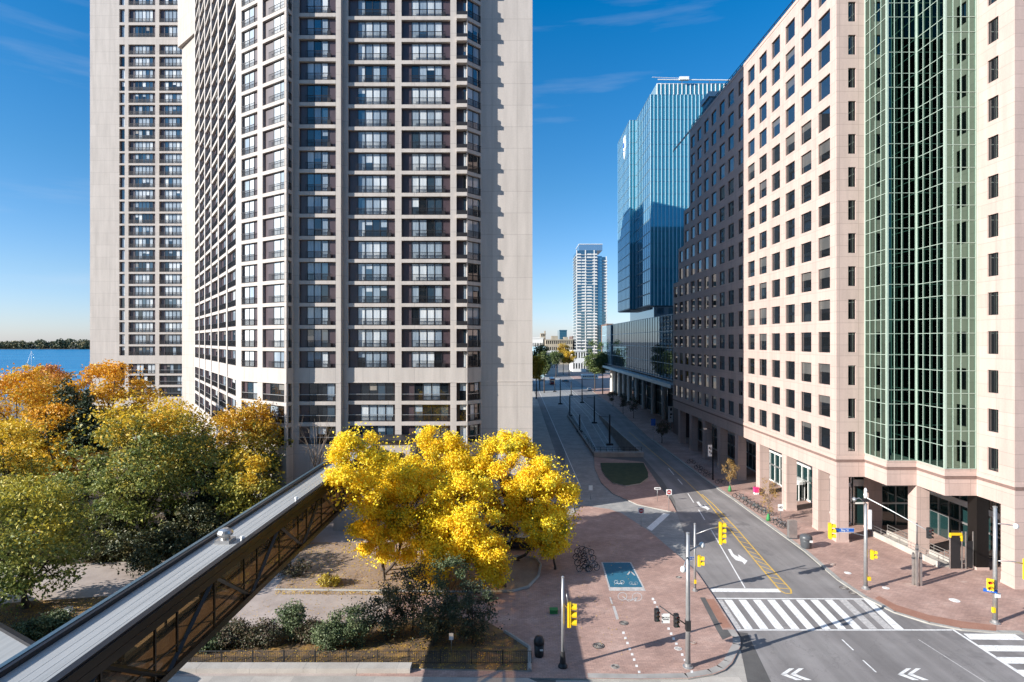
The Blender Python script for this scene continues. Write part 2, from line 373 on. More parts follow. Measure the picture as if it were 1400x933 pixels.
M['sign_white'] = plain('sign_white', (0.78, 0.78, 0.76), 0.45, var=0.03)
M['sign_red'] = plain('sign_red', (0.42, 0.02, 0.025), 0.45, var=0.05)
M['sign_ink'] = plain('sign_ink', (0.025, 0.025, 0.03), 0.5)
M['pink'] = plain('pink_plastic', (0.75, 0.04, 0.20), 0.4, var=0.05)
M['green_bag'] = plain('green_bag', (0.03, 0.22, 0.06), 0.6)
M['bin_grey'] = plain('bin_grey', (0.075, 0.08, 0.088), 0.4, var=0.1)
M['bin_black'] = plain('bin_black', (0.02, 0.02, 0.022), 0.5)
M['rubber'] = plain('rubber', (0.018, 0.018, 0.018), 0.7)
M['roof_metal'] = None; M['roof_seam'] = plain('roof_seam', (0.36, 0.36, 0.35), 0.6)
t = NT('standing_seam_roof'); p = t.pos()
c = t.ramp(t.noise(t.scaled(p, (3.0, 0.12, 1)), 1.0, 6, 0.6), [(0.3, (0.34, 0.34, 0.33)), (0.7, (0.46, 0.455, 0.44))])
t.set(Base_Color=c, Roughness=0.5, Metallic=0.15); M['roof_metal'] = t.mat
t = NT('bronze_tinted_glass'); tr = t.n('ShaderNodeBsdfTransparent'); tr.inputs['Color'].default_value = (0.80, 0.66, 0.45, 1)
t.set(Base_Color=(0.11, 0.09, 0.06), Roughness=0.04, IOR=1.55)
ms = t.n('ShaderNodeMixShader'); ms.inputs[0].default_value = 0.34; t.l(tr.outputs[0], ms.inputs[1]); t.l(t.b.outputs[0], ms.inputs[2]); t.l(ms.outputs[0], t.out.inputs['Surface'])
M['tint_glass'] = t.mat
t = NT('lake_water'); p = t.pos()
h = t.noise(t.scaled(p, (1.0, 0.45, 1)), 0.22, 6, 0.65)
t.set(Base_Color=t.ramp(t.noise(t.scaled(p, (.004, .02, 1)), 1.0, 4), [(0.35, (0.008, 0.14, 0.30)), (0.65, (0.016, 0.21, 0.39))]), Roughness=0.3, IOR=1.33, Specular_IOR_Level=0.2); t.bump(h, 1.0, 0.6)
M['water'] = t.mat
# ---------------------------------------------------------------- ground, roads, water
def extend(s, o):
    n = len(s.v); s.v += o.v
    mp_ = [s.mi(m) for m in o.mats]
    s.f += [[n + k for k in f] for f in o.f]; s.m += [mp_[i] for i in o.m]
MB.extend = extend
def gp(pts, z=0.0): return [G(u, v, z) for (u, v) in pts]
def sheet(name, pts, z, mat, kind='structure'):
    mb = MB(); mb.add([(p[0], p[1], z) for p in pts], [tuple(range(len(pts)))], mat); return tag(mb.build(name), kind=kind)
def slab(name, pts, z0, z1, mat, side):
    mb = MB(); mb.prism(pts, z0, z1, mat, side, bottom=False); return tag(mb.build(name), kind='structure')

TX0, TX1, TY0, TY1 = 17.0, 26.8, 127.0, 192.0        # streetcar ramp down to the tunnel
mb = MB()
B = 9000
xs = [-B, TX0, TX1, B]; ys = [-B, TY0, TY1, B]
for i in range(3):
    for j in range(3):
        if i == 1 and j == 1: continue
        mb.quad((xs[i], ys[j], 0), (xs[i+1], ys[j], 0), (xs[i+1], ys[j+1], 0), (xs[i], ys[j+1], 0), M['ground'])
struct('ground', mb)
mb = MB()
mb.quad((TX0, TY0, -4.8), (TX1, TY0, -4.8), (TX1, TY1, 0), (TX0, TY1, 0), M['pavers_grey'])
for x in (TX0, TX1): mb.quad((x, TY0, -4.8), (x, TY1, 0), (x, TY1, 0.0), (x, TY0, 0.0), M['grey_conc'])
struct('tram_ramp', mb)
mb = MB()
mb.quad((TX0, TY0, -4.8), (TX1, TY0, -4.8), (TX1, TY0, 0), (TX0, TY0, 0), M['black_metal'])
struct('tunnel_mouth', mb)
mb = MB()
def ramp_z(y): return -4.8 * (TY1 - y) / (TY1 - TY0) if y < TY1 else 0
for x in (19.0, 20.45, 23.3, 24.75):
    mb.add([(x-.05, TY0, -4.79), (x+.05, TY0, -4.79), (x+.05, TY1, .006), (x-.05, TY1, .006)], [(0,1,2,3)], M['steel'])
    mb.quad((x-.05, TY1, .012), (x+.05, TY1, .012), (x+.05, 420, .012), (x-.05, 420, .012), M['steel'])
struct('tram_rails', mb)
sheet('tram_track_bed', [(16.6, TY1), (27.0, TY1), (27.0, 460), (16.6, 460)], 0.004, M['pavers_grey'])
# carriageway
road = gp([(1005, 866), (1010, 900), (1005, 960)]) + [(75, 38), (75, 52.0)] + gp([(1400, 866), (1315, 862), (1222, 838), (1144, 793), (1045, 715), (985, 672), (889, 600.5), (842, 557), (810, 536)])
road = [(13.0, 38.0), (120, 38.0), (120, 49.5)] + gp([(1400, 866), (1315, 862), (1222, 838), (1144, 793), (1045, 715), (985, 672), (889, 600.5)]) + [(36.8, 220), (36.8, 460), (27.2, 460), (27.2, 131)] + gp([(905, 656), (923, 685), (925, 701), (936, 731), (936, 767), (952.5, 782), (977.5, 818), (1005, 861)])
sheet('road', road, 0.004, M['asphalt'])
sheet('slip_lane', gp([(850, 702), (870, 690), (915, 699), (925, 701), (936, 731), (936, 767), (888, 726.5)]), 0.006, M['pavers_grey'])
sheet('left_lane_paving', gp([(795, 691), (832, 696.5), (850, 702), (872, 690), (838, 675), (822, 660), (813, 637), (810, 619)]) + [(16.7, 135), (16.7, 460), (10.9, 460), (10.9, 132)] + gp([(772, 640), (770, 700)]), 0.008, M['pavers_grey'])
sheet('left_lane_asphalt', [(8.6, 84), (10.9, 84), (10.9, 460), (8.6, 460)], 0.005, M['asphalt'])
sheet('cross_street', [(16, -60), (120, -60), (120, 37.9), (16, 37.9)], 0.004, M['asphalt'])
# distant sunlit crossing
sheet('far_cross_road', [(-60, 300), (60, 300), (60, 312), (-60, 312)], 0.016, M['concrete_walk'])
# left pavement beside the towers, plaza, right pavement
slab('left_pavement', [(2.6, 95), (8.5, 95), (8.5, 460), (2.6, 460)], 0, 0.12, M['concrete_walk'], M['kerb'])
PZ_ = 0.12
plaza = gp([(795, 691), (832, 696), (850, 702), (888, 726.5), (936, 767), (952.5, 782), (977.5, 818), (1005, 861), (1012, 872), (1013, 882), (1008, 893), (1001, 907), (991, 916), (976, 922), (941, 928), (873, 929), (804, 928), (720, 927)], PZ_)
slab('plaza', plaza + [(-12, 43.4), (-12, 62.0), (8.4, 84)], 0, PZ_, M['brick'], M['kerb'])
slab('park_path', [(-12.02, 43.4), (-120, 43.4), (-120, 84), (-12.02, 84)], 0, PZ_, M['path'], M['kerb'])
slab('tower_forecourt', [(-30, 84.02), (-30, 190), (8.4, 190), (8.4, 84.02)], 0, 0.10, M['concrete_walk'], M['kerb'])
slab('front_pavement', [(-120, 36.5), (-120, 43.38), (-8.0, 43.38)] + gp([(720, 928), (745, 940)]) + [(2, 36.5)], 0, 0.11, M['concrete_walk'], M['kerb'])
sheet('corner_pavement', [(2.2, 36.0), (18.2, 36.0)] + gp([(1014, 900), (1013, 880), (1009, 893), (1002, 908), (976, 924), (941, 930), (760, 930)]), 0.007, M['concrete_walk'])
sheet('gutter_strip', gp([(1006, 864), (1022, 866), (1060, 945), (1024, 945), (1014, 895)]), 0.010, M['dark_gutter'])
rk = [(889, 600), (985, 671), (1000, 681), (1045, 714), (1099, 753), (1144, 792), (1180, 816), (1222, 837), (1270, 852), (1315, 861), (1369, 865.5), (1400, 866)]
right_pav = [(36.9, 460), (36.9, 220)] + gp(rk, PZ_) + [(120, 48.5), (120, 200), (60, 460)]
slab('right_pavement', right_pav, 0, PZ_, M['brick'], M['kerb'])
kb = gp(rk, PZ_)
mb = MB()
for i in range(len(kb) - 1):
    a, b = Vector(kb[i]), Vector(kb[i+1]); d = (b - a).normalized(); nrm = Vector((-d.y, d.x)) if Vector((-d.y, d.x)).x > 0 or True else None
    if nrm.dot(Vector((60, 90)) - a) < 0: nrm = -nrm
    w = 0.45
    mb.quad((a.x, a.y, .126), (b.x, b.y, .126), (b.x + nrm.x*w, b.y + nrm.y*w, .126), (a.x + nrm.x*w, a.y + nrm.y*w, .126), M['kerb'])
struct('kerb_strip', mb)
sheet('kerb_ramp', gp([(1196, 818), (1222, 835), (1270, 850), (1315, 859), (1362, 863), (1362, 855), (1318, 850), (1270, 841), (1225, 827), (1202, 815)], .13), 0.130, M['terracotta'])
sheet('tactile_plate', gp([(965, 819.5), (976, 819), (1000, 858), (988, 859)], .124), 0.124, M['terracotta'])
sheet('kerb_border', gp([(957, 817), (964, 817), (988, 861), (1000, 861), (1004, 868), (988, 875), (980, 862)], .124), 0.124, M['dark_gutter'])
# edging of dark stone round the plaza corner
edge = gp([(1004, 861), (1012, 872), (1012.5, 882), (1007, 893), (1000, 906), (990, 915), (975, 921), (941, 927), (873, 928), (804, 927)], PZ_)
mb = MB()
for i in range(len(edge) - 1):
    a, b = Vector(edge[i]), Vector(edge[i+1]); d = (b - a).normalized(); nrm = Vector((d.y, -d.x))
    if nrm.dot(Vector((10, 50)) - a) < 0: nrm = -nrm
    mb.quad((a.x, a.y, .125), (b.x, b.y, .125), (b.x + nrm.x*.6, b.y + nrm.y*.6, .125), (a.x + nrm.x*.6, a.y + nrm.y*.6, .125), M['grey_conc'])
struct('plaza_edging', mb)
# island with turf at the tunnel end
slab('island', gp([(812, 625), (813, 640), (822, 660), (838, 675), (872, 690), (915, 699), (925, 700.5), (916, 683), (900, 662), (880, 632)], .12), 0, 0.12, M['brick'], M['kerb'])
mb = MB(); mb.prism(gp([(821, 633), (880, 633), (886, 646), (886, 653), (875, 661), (855, 664), (838, 660), (828, 651), (823, 643)], .3), 0.1, 0.30, M['grass'], M['kerb'], bottom=False); struct('turf_mound', mb)
# planting beds
slab('locust_bed', gp([(376, 806), (640, 809), (700, 809), (722, 803), (736, 788), (739, 772), (733, 764), (715, 761), (694, 762), (690, 740), (420, 742)], .2), .1, .2, M['sand'], M['kerb'])
slab('shrub_bed', gp([(230, 908), (724, 917), (724, 886), (706, 874), (660, 846), (560, 845), (430, 862), (330, 858), (262, 868)], .2), .1, .2, M['dirt'], M['kerb'])
slab('leaf_bed', gp([(-200, 920), (-100, 836), (40, 822), (150, 815), (165, 826), (90, 880), (10, 930)], .2), .1, .2, M['dirt'], M['kerb'])
slab('park_ground', [(-120, 62), (-58, 64), (-40, 66), (-27, 72), (-27, 83.9), (-120, 83.9)], .1, .2, M['dirt_dark'], M['kerb'])
slab('park_lawn', [(-150, 84.1), (-30.1, 84.1), (-30.1, 140), (-100, 149), (-110, 240), (-150, 240)], .1, .22, M['dirt_dark'], M['kerb'])
mb = MB()
kp = gp([(640, 809), (700, 809), (722, 803), (736, 788), (739, 772), (733, 764), (715, 761), (694, 762)], .2)
mb.tube([(p[0], p[1], .22) for p in kp], .16, M['kerb'], 6)
kp = gp([(724, 917), (724, 886), (706, 874), (690, 864)], .2)
mb.tube([(p[0], p[1], .22) for p in kp], .16, M['kerb'], 6)
kp = gp([(376, 806), (640, 809)], .2)
mb.tube([(p[0], p[1], .18) for p in kp], .12, M['kerb'], 6)
struct('bed_kerbs', mb)
# lake and far shore
sheet('lake', [(-9000, 262), (-100, 262), (-150, 420), (-700, 1660), (-700, 1690), (-9000, 1690)], 0.02, M['water'])

# painted markings
mk = MB(); wk = MB(); yk = MB()
def strip(mb, pts, z, mat):
    q = gp(pts, z); mb.add([(p[0], p[1], z) for p in q], [tuple(range(len(q)))], mat)
def line(mb, a, b, w, z, mat):
    A, Bp = Vector(G(*a, z)), Vector(G(*b, z)); d = (Bp - A).normalized(); n = Vector((-d.y, d.x)) * w / 2
    mb.quad((A.x-n.x, A.y-n.y, z), (Bp.x-n.x, Bp.y-n.y, z), (Bp.x+n.x, Bp.y+n.y, z), (A.x+n.x, A.y+n.y, z), mat)
for i in range(11):
    m_ = wk if i > 7 else mk
    mat = M['worn_paint'] if i > 7 else M['white_paint']
    tx = 990 + 19.6 * i; bx = 1018 + 21.3 * i
    if i == 10: continue
    strip(m_, [(tx, 820.2), (tx + 10.5, 820.2), (bx + 11.5, 860.2), (bx, 860.2)], .009, mat)
strip(wk, [(981, 820.2), (987, 820.2), (1014, 860.2), (1006, 860.2)], .009, M['worn_paint'])
strip(mk, [(979, 817.6), (1186, 818.6), (1186, 819.8), (979, 818.9)], .010, M['white_paint'])
strip(mk, [(1005, 860.8), (1301, 860.8), (1302, 862.2), (1005, 862.2)], .010, M['white_paint'])
strip(mk, [(1181, 820), (1189, 820), (1236, 860.6), (1223, 860.6)], .009, M['white_paint'])
strip(mk, [(1301, 860.8), (1304, 860.8), (1400, 922), (1400, 926)], .010, M['white_paint'])
c8 = lambda x, y: (970 + x / 3.256, 790 + y / 3.256)
for q in ([(1130,249),(1360,252),(1402,278),(1162,275)], [(1192,300),(1480,304),(1510,330),(1228,327)], [(1278,353),(1560,356),(1610,386),(1318,382)], [(1350,410),(1700,413),(1750,450),(1405,446)]):
    strip(mk, [c8(*p) for p in q], .009, M['white_paint'])
strip(mk, [(971, 804.6), (1064, 805.2), (1068, 810), (974, 809.4)], .009, M['white_paint'])
line(mk, (972, 724), (1018.5, 804), .13, .009, M['white_paint'])
line(mk, (955, 697), (963.5, 711), .14, .009, M['white_paint']); line(mk, (940.5, 675), (948.5, 687.5), .14, .009, M['white_paint'])
line(mk, (926.5, 655), (933, 662.5), .14, .009, M['white_paint']); line(mk, (914, 640.5), (921.5, 649.5), .14, .009, M['white_paint'])
line(mk, c8(590, 275), c8(641, 323), .12, .009, M['white_paint']); line(mk, c8(683, 367), c8(742, 421), .12, .009, M['white_paint'])
line(wk, c8(930, 275), c8(1230, 466), .10, .0085, M['worn_paint'])
for X_, ya, yb in ((27.6, 136, 400), (10.85, 100, 420)):
    mk.quad((X_-.07, ya, .012), (X_+.07, ya, .012), (X_+.07, yb, .012), (X_-.07, yb, .012), M['white_paint'])
line(yk, (860, 591), (932, 652), .12, .009, M['yellow_paint']); line(yk, (932, 652), (958, 677), .12, .009, M['yellow_paint'])
line(mk, (925, 699), (888, 725), .01, .0125, M['white_paint'])
strip(mk, [(907, 702), (916, 703), (891, 726), (884, 722)], .012, M['white_paint'])
L1 = [(958, 677), (970, 690), (1000, 727), (1030, 764), (1067, 808)]; L2 = [(959.5, 676), (976, 690.5), (1008.6, 724.5), (1047, 769), (1081, 806)]
def at(L, t):
    t = min(max(t, 0), .9999) * (len(L) - 1); i = int(t); f = t - i
    return (L[i][0] + (L[i+1][0]-L[i][0])*f, L[i][1] + (L[i+1][1]-L[i][1])*f)
for L in (L1, L2):
    for i in range(len(L) - 1): line(yk, L[i], L[i+1], .16, .009, M['yellow_paint'])
line(yk, (1067, 808), (1074, 811.5), .16, .010, M['yellow_paint']); line(yk, (1074, 811.5), (1082, 811.5), .16, .0105, M['yellow_paint']); line(yk, (1082, 811.5), (1081, 806), .16, .010, M['yellow_paint'])
for i in range(17):
    t_ = .30 + .69 * i / 16; line(yk, at(L1, t_ - .012), at(L2, t_ + .006), .13, .0115, M['yellow_paint'])
# arrows
strip(mk, [(995, 751), (999, 751), (1003, 758), (1010, 762), (1009, 758), (1022, 767), (1018, 772), (1015, 768.5), (1006, 766), (1000, 760)], .009, M['white_paint'])
strip(mk, [(952, 686.5), (955.5, 686), (958, 690), (963, 693), (963, 690), (970.5, 696), (967, 698), (965.5, 696), (957, 693)], .009, M['white_paint'])
for cx in (1087, 1247):
    for dx in (0, 13):
        strip(mk, [(cx - 19 + dx, 921.5), (cx - 8 + dx, 914), (cx - 1 + dx, 914), (cx - 12 + dx, 921.5)], .009, M['white_paint'])
        strip(mk, [(cx - 20 + dx, 922.2), (cx - 11 + dx, 922.2), (cx + 10 + dx, 930), (cx + 1 + dx, 930)], .009, M['white_paint'])
c6 = lambda x, y: (770 + x / 5.833, 780 + y / 5.833)
for x, y in ((480,498),(495,540),(512,580),(530,627),(549,669),(565,712),(585,762),(605,810),(715,228),(730,256),(840,465),(860,505),(880,545),(902,585),(948,672),(970,715),(993,760),(1025,808)):
    u, v = c6(x, y); strip(mk, [(u-1.6, v-1.6), (u+1.6, v-1.6), (u+2.0, v+1.6), (u-1.4, v+1.6)], .126, M['white_paint'])
strip(mk, [c6(392,285), c6(412,285), c6(446,390), c6(424,392)], .126, M['worn_paint']); strip(mk, [c6(368,215), c6(380,215), c6(398,270), c6(386,272)], .126, M['worn_paint'])
strip(mk, [c6(738,285), c6(752,285), c6(775,330), c6(760,332)], .126, M['worn_paint'])
def ring(mb, u, v, ru, rv, w, z, mat, n=22):
    for i in range(n):
        a, b = 2*math.pi*i/n, 2*math.pi*(i+1)/n
        strip(mb, [(u + ru*math.cos(a), v + rv*math.sin(a)), (u + ru*math.cos(b), v + rv*math.sin(b)), (u + (ru-w)*math.cos(b), v + (rv-w)*math.sin(b)), (u + (ru-w)*math.cos(a), v + (rv-w)*math.sin(a))], z, mat)
def bike_mark(u, v, s, mat, z):
    ring(mk, u - 10*s, v, 6.5*s, 5.6*s, .85*s, z, mat); ring(mk, u + 10*s, v + .8*s, 7*s, 6*s, .85*s, z, mat)
    for a, b in (((-10, 0), (-4, 5)), ((-4, 5), (6, 3.5)), ((6, 3.5), (-1, 7)), ((-1, 7), (-4, 5)), ((10, 1), (7, 7)), ((6, 3.5), (10, 1))):
        line(mk, (u + a[0]*s, v + a[1]*s), (u + b[0]*s, v + b[1]*s), .09*s + .02, z + .002, mat)
bike_mark(861, 815.5, 1.0, M['worn_paint'], .127)
bb = MB()
strip(bb, [(823, 769), (862, 769), (879.6, 803), (833, 803)], .125, M['blue_paint']); struct('blue_bike_box', bb)
for a, b in (((823, 769), (862, 769)), ((862, 769), (879.6, 803)), ((823, 769), (833, 803))): line(mk, a, b, .16, .128, M['worn_paint'])
strip(mk, [(832, 803.2), (880, 803.2), (883, 808), (833, 808)], .127, M['worn_paint'])
bike_mark(846.5, 796, .42, M['white_paint'], .128); bike_mark(866, 797.5, .36, M['worn_paint'], .128)
line(mk, (858, 786), (862, 781), .16, .128, M['worn_paint']); line(mk, (862, 781), (868, 787), .16, .128, M['worn_paint']); line(mk, (846, 776), (850, 776), .1, .128, M['worn_paint'])
struct('white_road_markings', mk); struct('worn_road_markings', wk); struct('yellow_road_markings', yk)
# ---------------------------------------------------------------- beige office building on the right
FL = 4.08; Z0 = 12.56; XW = 39.4
bo = empty('office_building', (XW, 72.2, 0), 0, 'beige granite office block with square windows, green glass corner and street arcade', 'building')
def bpart(mb, name, **k):
    # parts are built in world coordinates: shift them under the empty
    o = mb.build(name, k.pop('parent', bo)); return o
def finish_world(root):                    # children hold world coordinates
    root_inv = Matrix.Translation(-root.location)
    def rec(o):
        for c in CHILD.get(o.name, []):
            if o is root: c.matrix_parent_inverse = root_inv
    rec(root)
wins = []                                  # (distance, MB)
def pane_block(Mx, a, b, c, d, y, fr, gl, nx=1, nz=1, bar=0.06, pick=None):
    mb = MB(Mx)
    mb.quad((a, y, c), (b, y, c), (b, y, d), (a, y, d), gl) if pick is None else None
    if pick is not None:
        for i in range(nx):
            x0 = a + (b-a)*i/nx; x1 = a + (b-a)*(i+1)/nx
            g = pick[i]
            if isinstance(g, tuple):
                zm = c + (d-c)*g[2]; mb.quad((x0,y,c),(x1,y,c),(x1,y,zm),(x0,y,zm), g[1]); mb.quad((x0,y,zm),(x1,y,zm),(x1,y,d),(x0,y,d), g[0])
            else: mb.quad((x0,y,c),(x1,y,c),(x1,y,d),(x0,y,d), g)
    h = bar/2
    for i in range(nx + 1):
        x = a + (b-a)*i/nx; x = min(max(x, a+h), b-h); mb.box(x-h, x+h, y+.004, y+.06, c, d, fr)
    for j in range(nz + 1):
        z = c + (d-c)*j/nz; z = min(max(z, c+h), d-h); mb.box(a, b, y+.006, y+.052, z-h, z+h, fr)
    return mb
def flush_windows(root, wins, cap=100):
    wins.sort(key=lambda t: t[0])
    for i, (_, m_) in enumerate(wins[:cap]): m_.build('window', root)
    if len(wins) > cap:
        big = MB()
        for _, m_ in wins[cap:]: big.extend(m_)
        tag(big.build('window', root), kind='stuff')
Ywin = [75.14 + 4.68 * i for i in range(16)]
segs = [(72.2, 133.5, 73.0, 15, range(0, 13)), (133.5, 138.35, 55.6, 11, [13]), (138.35, 143.0, 47.4, 9, [14]), (143.0, 147.7, 39.4, 7, [15])]
MF = Matrix(((0, -1, 0, XW), (1, 0, 0, 0), (0, 0, 1, 0), (0, 0, 0, 1)))      # x along +Y, outward -X
body = MB(MF)
for (ya, yb, top, nr, cols) in segs:
    holes = []
    for i in cols:
        hw = 1.47 if i != 6 else 1.05
        for k in range(nr):
            zc = Z0 + FL * k; holes.append((Ywin[i]-hw, Ywin[i]+hw, zc-1.32, zc+1.32))
            wins.append((Ywin[i] + abs(zc-25)*.3, pane_block(MF, Ywin[i]-hw+.01, Ywin[i]+hw-.01, zc-1.31, zc+1.31, -.22, M['win_frame'], None, 1, 1, .05, [M['off_glass'] if random.random() > .22 else (M['dim_blind'], M['off_glass'], random.uniform(.35, .8))])))
    body.wall(ya, yb, 8.2, top, holes, .24, M['beige'], M['beige_trim'])
body.M = None
core = [(XW+.34, 147.6), (XW+.34, 72.55), (43.25, 72.55), (43.25, 68.25), (46.7, 68.25), (46.7, 63.75), (50.15, 63.75), (50.15, 58.9), (85, 58.9), (85, 147.6)]
c1 = [(XW+.34, 133.3)] + core[1:9] + [(85, 133.3)]
body.prism(c1, 8.22, 72.6, M['roof_dark'], M['black_metal'])
for (ya, yb, top, nr, cols) in segs[1:]: body.box(XW+.34, 85, ya+.02, yb-.16, 8.22, top-.3, M['roof_dark'])
for j, (ya, yb, top, nr, cols) in enumerate(segs):           # end walls of each setback
    zl = segs[j+1][2] if j < 3 else 8.2
    fe, Le = seg_frame((85, yb), (XW, yb)); body.M = fe; hl = []
    for k in range(16):
        zc = Z0 + FL*k
        if zl + 1.4 < zc < top - 1.3:
            for i in range(9): hl.append((2.2 + 4.68*i, 4.9 + 4.68*i, zc-1.3, zc+1.3)); body.quad((2.2 + 4.68*i, -.12, zc-1.3), (4.9 + 4.68*i, -.12, zc-1.3), (4.9 + 4.68*i, -.12, zc+1.3), (2.2 + 4.68*i, -.12, zc+1.3), M['off_glass'])
    body.wall(0, Le, zl, top, hl, .13, M['beige'], M['beige_trim']); body.M = None
# frontal wall between street wall and glass
fr0, L0 = seg_frame((XW, 72.2), (42.9, 72.2))
holes = []
for k in range(15):
    zc = Z0 + FL*k; holes.append((1.45, 2.4, zc-1.22, zc+1.22)); wins.append((73 + abs(zc-25)*.3, pane_block(fr0, 1.46, 2.39, zc-1.21, zc+1.21, -.2, M['green_mull'] if False else M['win_frame'], M['off_glass'], 2, 1, .05)))
body.M = fr0; body.wall(0, L0, 8.2, 73, holes, .22, M['beige'], M['beige_trim'])
fr5, L5 = seg_frame((49.8, 63.4), (49.8, 58.55))
holes = []
for k in range(15):
    zc = Z0 + FL*k; holes.append((1.45, 2.85, zc-1.2, zc+1.2)); wins.append((61 + abs(zc-25)*.3, pane_block(fr5, 1.46, 2.84, zc-1.19, zc+1.19, -.2, M['win_frame'], M['off_glass'], 2, 1, .05)))
body.M = fr5; body.wall(0, L5, 8.2, 73, holes, .22, M['beige'], M['beige_trim'])
fr6, L6 = seg_frame((49.8, 58.55), (85, 58.55))
holes = []
for k in range(15):
    for x in range(1, 8):
        zc = Z0 + FL*k; holes.append((4.2*x-.6, 4.2*x+.6, zc-1.2, zc+1.2)); wins.append((90, pane_block(fr6, 4.2*x-.59, 4.2*x+.59, zc-1.19, zc+1.19, -.2, M['win_frame'], M['off_glass'], 2, 1, .05)))
body.M = fr6; body.wall(0, L6, 8.2, 73, holes, .22, M['beige'], M['beige_trim'])
body.M = None
body.build('wall', bo)
flush_windows(bo, wins)
zig = [(XW, 147.7), (XW, 72.2), (42.9, 72.2), (42.9, 67.9), (46.35, 67.9), (46.35, 63.4), (49.8, 63.4), (49.8, 58.55), (85, 58.55)]
cor = MB(); gw = MB(); gm = None
for i in range(len(zig) - 1):
    f, L = seg_frame(zig[i], zig[i+1])
    cor = MB(f)
    e0 = .10 if i > 0 and i % 2 == 0 else .0
    cor.box(-.0, L + (.10 if i % 2 == 0 else -.1), .002, .10, 10.35, 10.75, M['beige_trim'])
    cor.build('cornice', bo); cor = MB(f)
    cor.box(0, L - (0 if i % 2 == 0 else .06), .001, .05, 10.02, 10.32, M['beige_groove'])
    cor.build('groove', bo); cor = MB(f)
    cor.box(0, L + (.06 if i % 2 == 0 else -.06), .002, .06, 72.55, 73.05, M['beige_trim'])
    cor.build('coping', bo)
    if i in (2, 3, 4, 5):
        gp_ = MB(f)
        gp_.box(0, L - (.23 if i in (2, 4) else 0), -.22, 0, 8.2, 11.1, M['beige'])
        gp_.build('glass_bay_sill', bo)
        g2 = MB(f)
        g2.quad((0, -.02, 11.1), (L, -.02, 11.1), (L, -.02, 73), (0, -.02, 73), M['green_glass'] if i in (2, 5) else M['green_glass_dark_reflect'])
        for x in (.08, L*.25, L*.5, L*.75, L-.08):
            w = .09 if x in (.08, L-.08) else .026
            g2.box(x-w, x+w, -.01, .06, 11.1, 73, M['green_mull'])
        for k in range(16):
            for z in (11.13 + FL*k, 11.13 + FL*k + 2.45):
                if z < 72.5: g2.box(.0, L, -.012, .045, z-.03, z+.03, M['green_mull'])
        g2.build('glass_bay', bo)
rl = MB()
rl.tube([(XW+.25, 72.6, 73.9), (XW+.25, 133, 73.9)], .07, M['black_metal'], 5); rl.tube([(XW+.25, 72.6, 73.5), (XW+.25, 133, 73.5)], .05, M['black_metal'], 5)
for i in range(32): rl.tube([(XW+.25, 72.6 + i*1.95, 72.6), (XW+.25, 72.6 + i*1.95, 73.95)], .05, M['black_metal'], 5)
rl.build('roof_railing', bo)
bx = MB(); bx.box(41.5, 46.8, 126, 131, 72.6, 77.5, M['dark_mull']); bx.box(41.2, 47.1, 125.7, 131.3, 77.5, 78.6, M['grey_metal']); bx.build('roof_plant_room', bo)
# arcade pillars
def pillar(x, y, s=1.5, mat='beige', zt=8.21):
    m_ = MB(); m_.box(x, x+s, y, y+s, .12, zt, M[mat]); m_.box(x-.04, x+s+.04, y-.04, y+s+.04, .12, .42, M['beige_trim']); m_.build('pillar', bo)
for y in (72.2, 76.6, 85.6, 95, 104.4, 113.7, 123, 132.4, 141.8): pillar(XW + .02, y + .02)
pillar(46.37, 67.92); pillar(49.82, 63.42, 1.3, 'bronze_metal'); pillar(49.82, 58.57, 1.7); pillar(46.2, 76.5, 1.5); pillar(58, 58.57, 1.7)
# lobby glazing set back behind the arcade
lb = MB()
lb.quad((45.2, 79, .12), (45.2, 148, .12), (45.2, 148, 8.2), (45.2, 79, 8.2), M['lobby_glass'])
lb.quad((45.2, 79, .12), (54, 79, .12), (54, 79, 8.2), (45.2, 79, 8.2), M['lobby_glass'])
lb.quad((54, 79, .12), (54, 62, .12), (54, 62, 8.2), (54, 79, 8.2), M['lobby_glass'])
lb.quad((54, 62, .12), (84, 62, .12), (84, 62, 8.2), (54, 62, 8.2), M['lobby_glass'])
lb.build('lobby_glazing', bo)
lf = MB()
for i in range(36): lf.box(45.05, 45.18, 79 + i*1.95, 79.1 + i*1.95, .12, 8.2, M['grey_metal'] if i > 14 else M['white_metal'])
for z in (.15, 3.0, 5.2, 7.6): lf.box(45.02, 45.16, 79, 147.5, z, z + (.22 if z != 5.2 else .55), M['white_metal'] if z in (5.2, .15) else M['grey_metal'])
for i in range(5): lf.box(45.3 + i*1.9, 45.42 + i*1.9, 78.85, 78.98, .12, 8.2, M['grey_metal'])
for z in (3.0, 5.4): lf.box(45.3, 54, 78.82, 78.96, z, z + (.9 if z > 5 else .2), M['white_metal'])
for i in range(10): lf.box(53.85, 53.98, 62.2 + i*1.8, 62.32 + i*1.8, .12, 8.2, M['grey_metal'])
for z in (2.9, 5.0): lf.box(53.82, 53.96, 62.1, 78.8, z, z + (.7 if z > 4 else .2), M['white_metal'] if z > 4 else M['grey_metal'])
lf.build('lobby_frame', bo)
rd = MB(); rd.lathe([(1.5, 0), (1.5, .12)], M['grey_metal'], (43.6, 92, .12)); rd.lathe([(1.6, 0), (1.6, .4), (1.3, .6)], M['white_metal'], (43.6, 92, 2.7))
for a in range(8): rd.tube([(43.6 + 1.5*math.cos(a*.785), 92 + 1.5*math.sin(a*.785), .2), (43.6 + 1.5*math.cos(a*.785), 92 + 1.5*math.sin(a*.785), 2.75)], .07, M['white_metal'], 5)
rd.lathe([(1.42, 0), (1.42, 2.5)], M['lobby_glass'], (43.6, 92, .25)); rd.build('revolving_door', bo)
cl = MB(); cl.box(42, 46.5, 66, 66.1, 3.6, 6.2, M['orange_board'] if 'orange_board' in M else M['brown_brick'])
finish_world(bo)

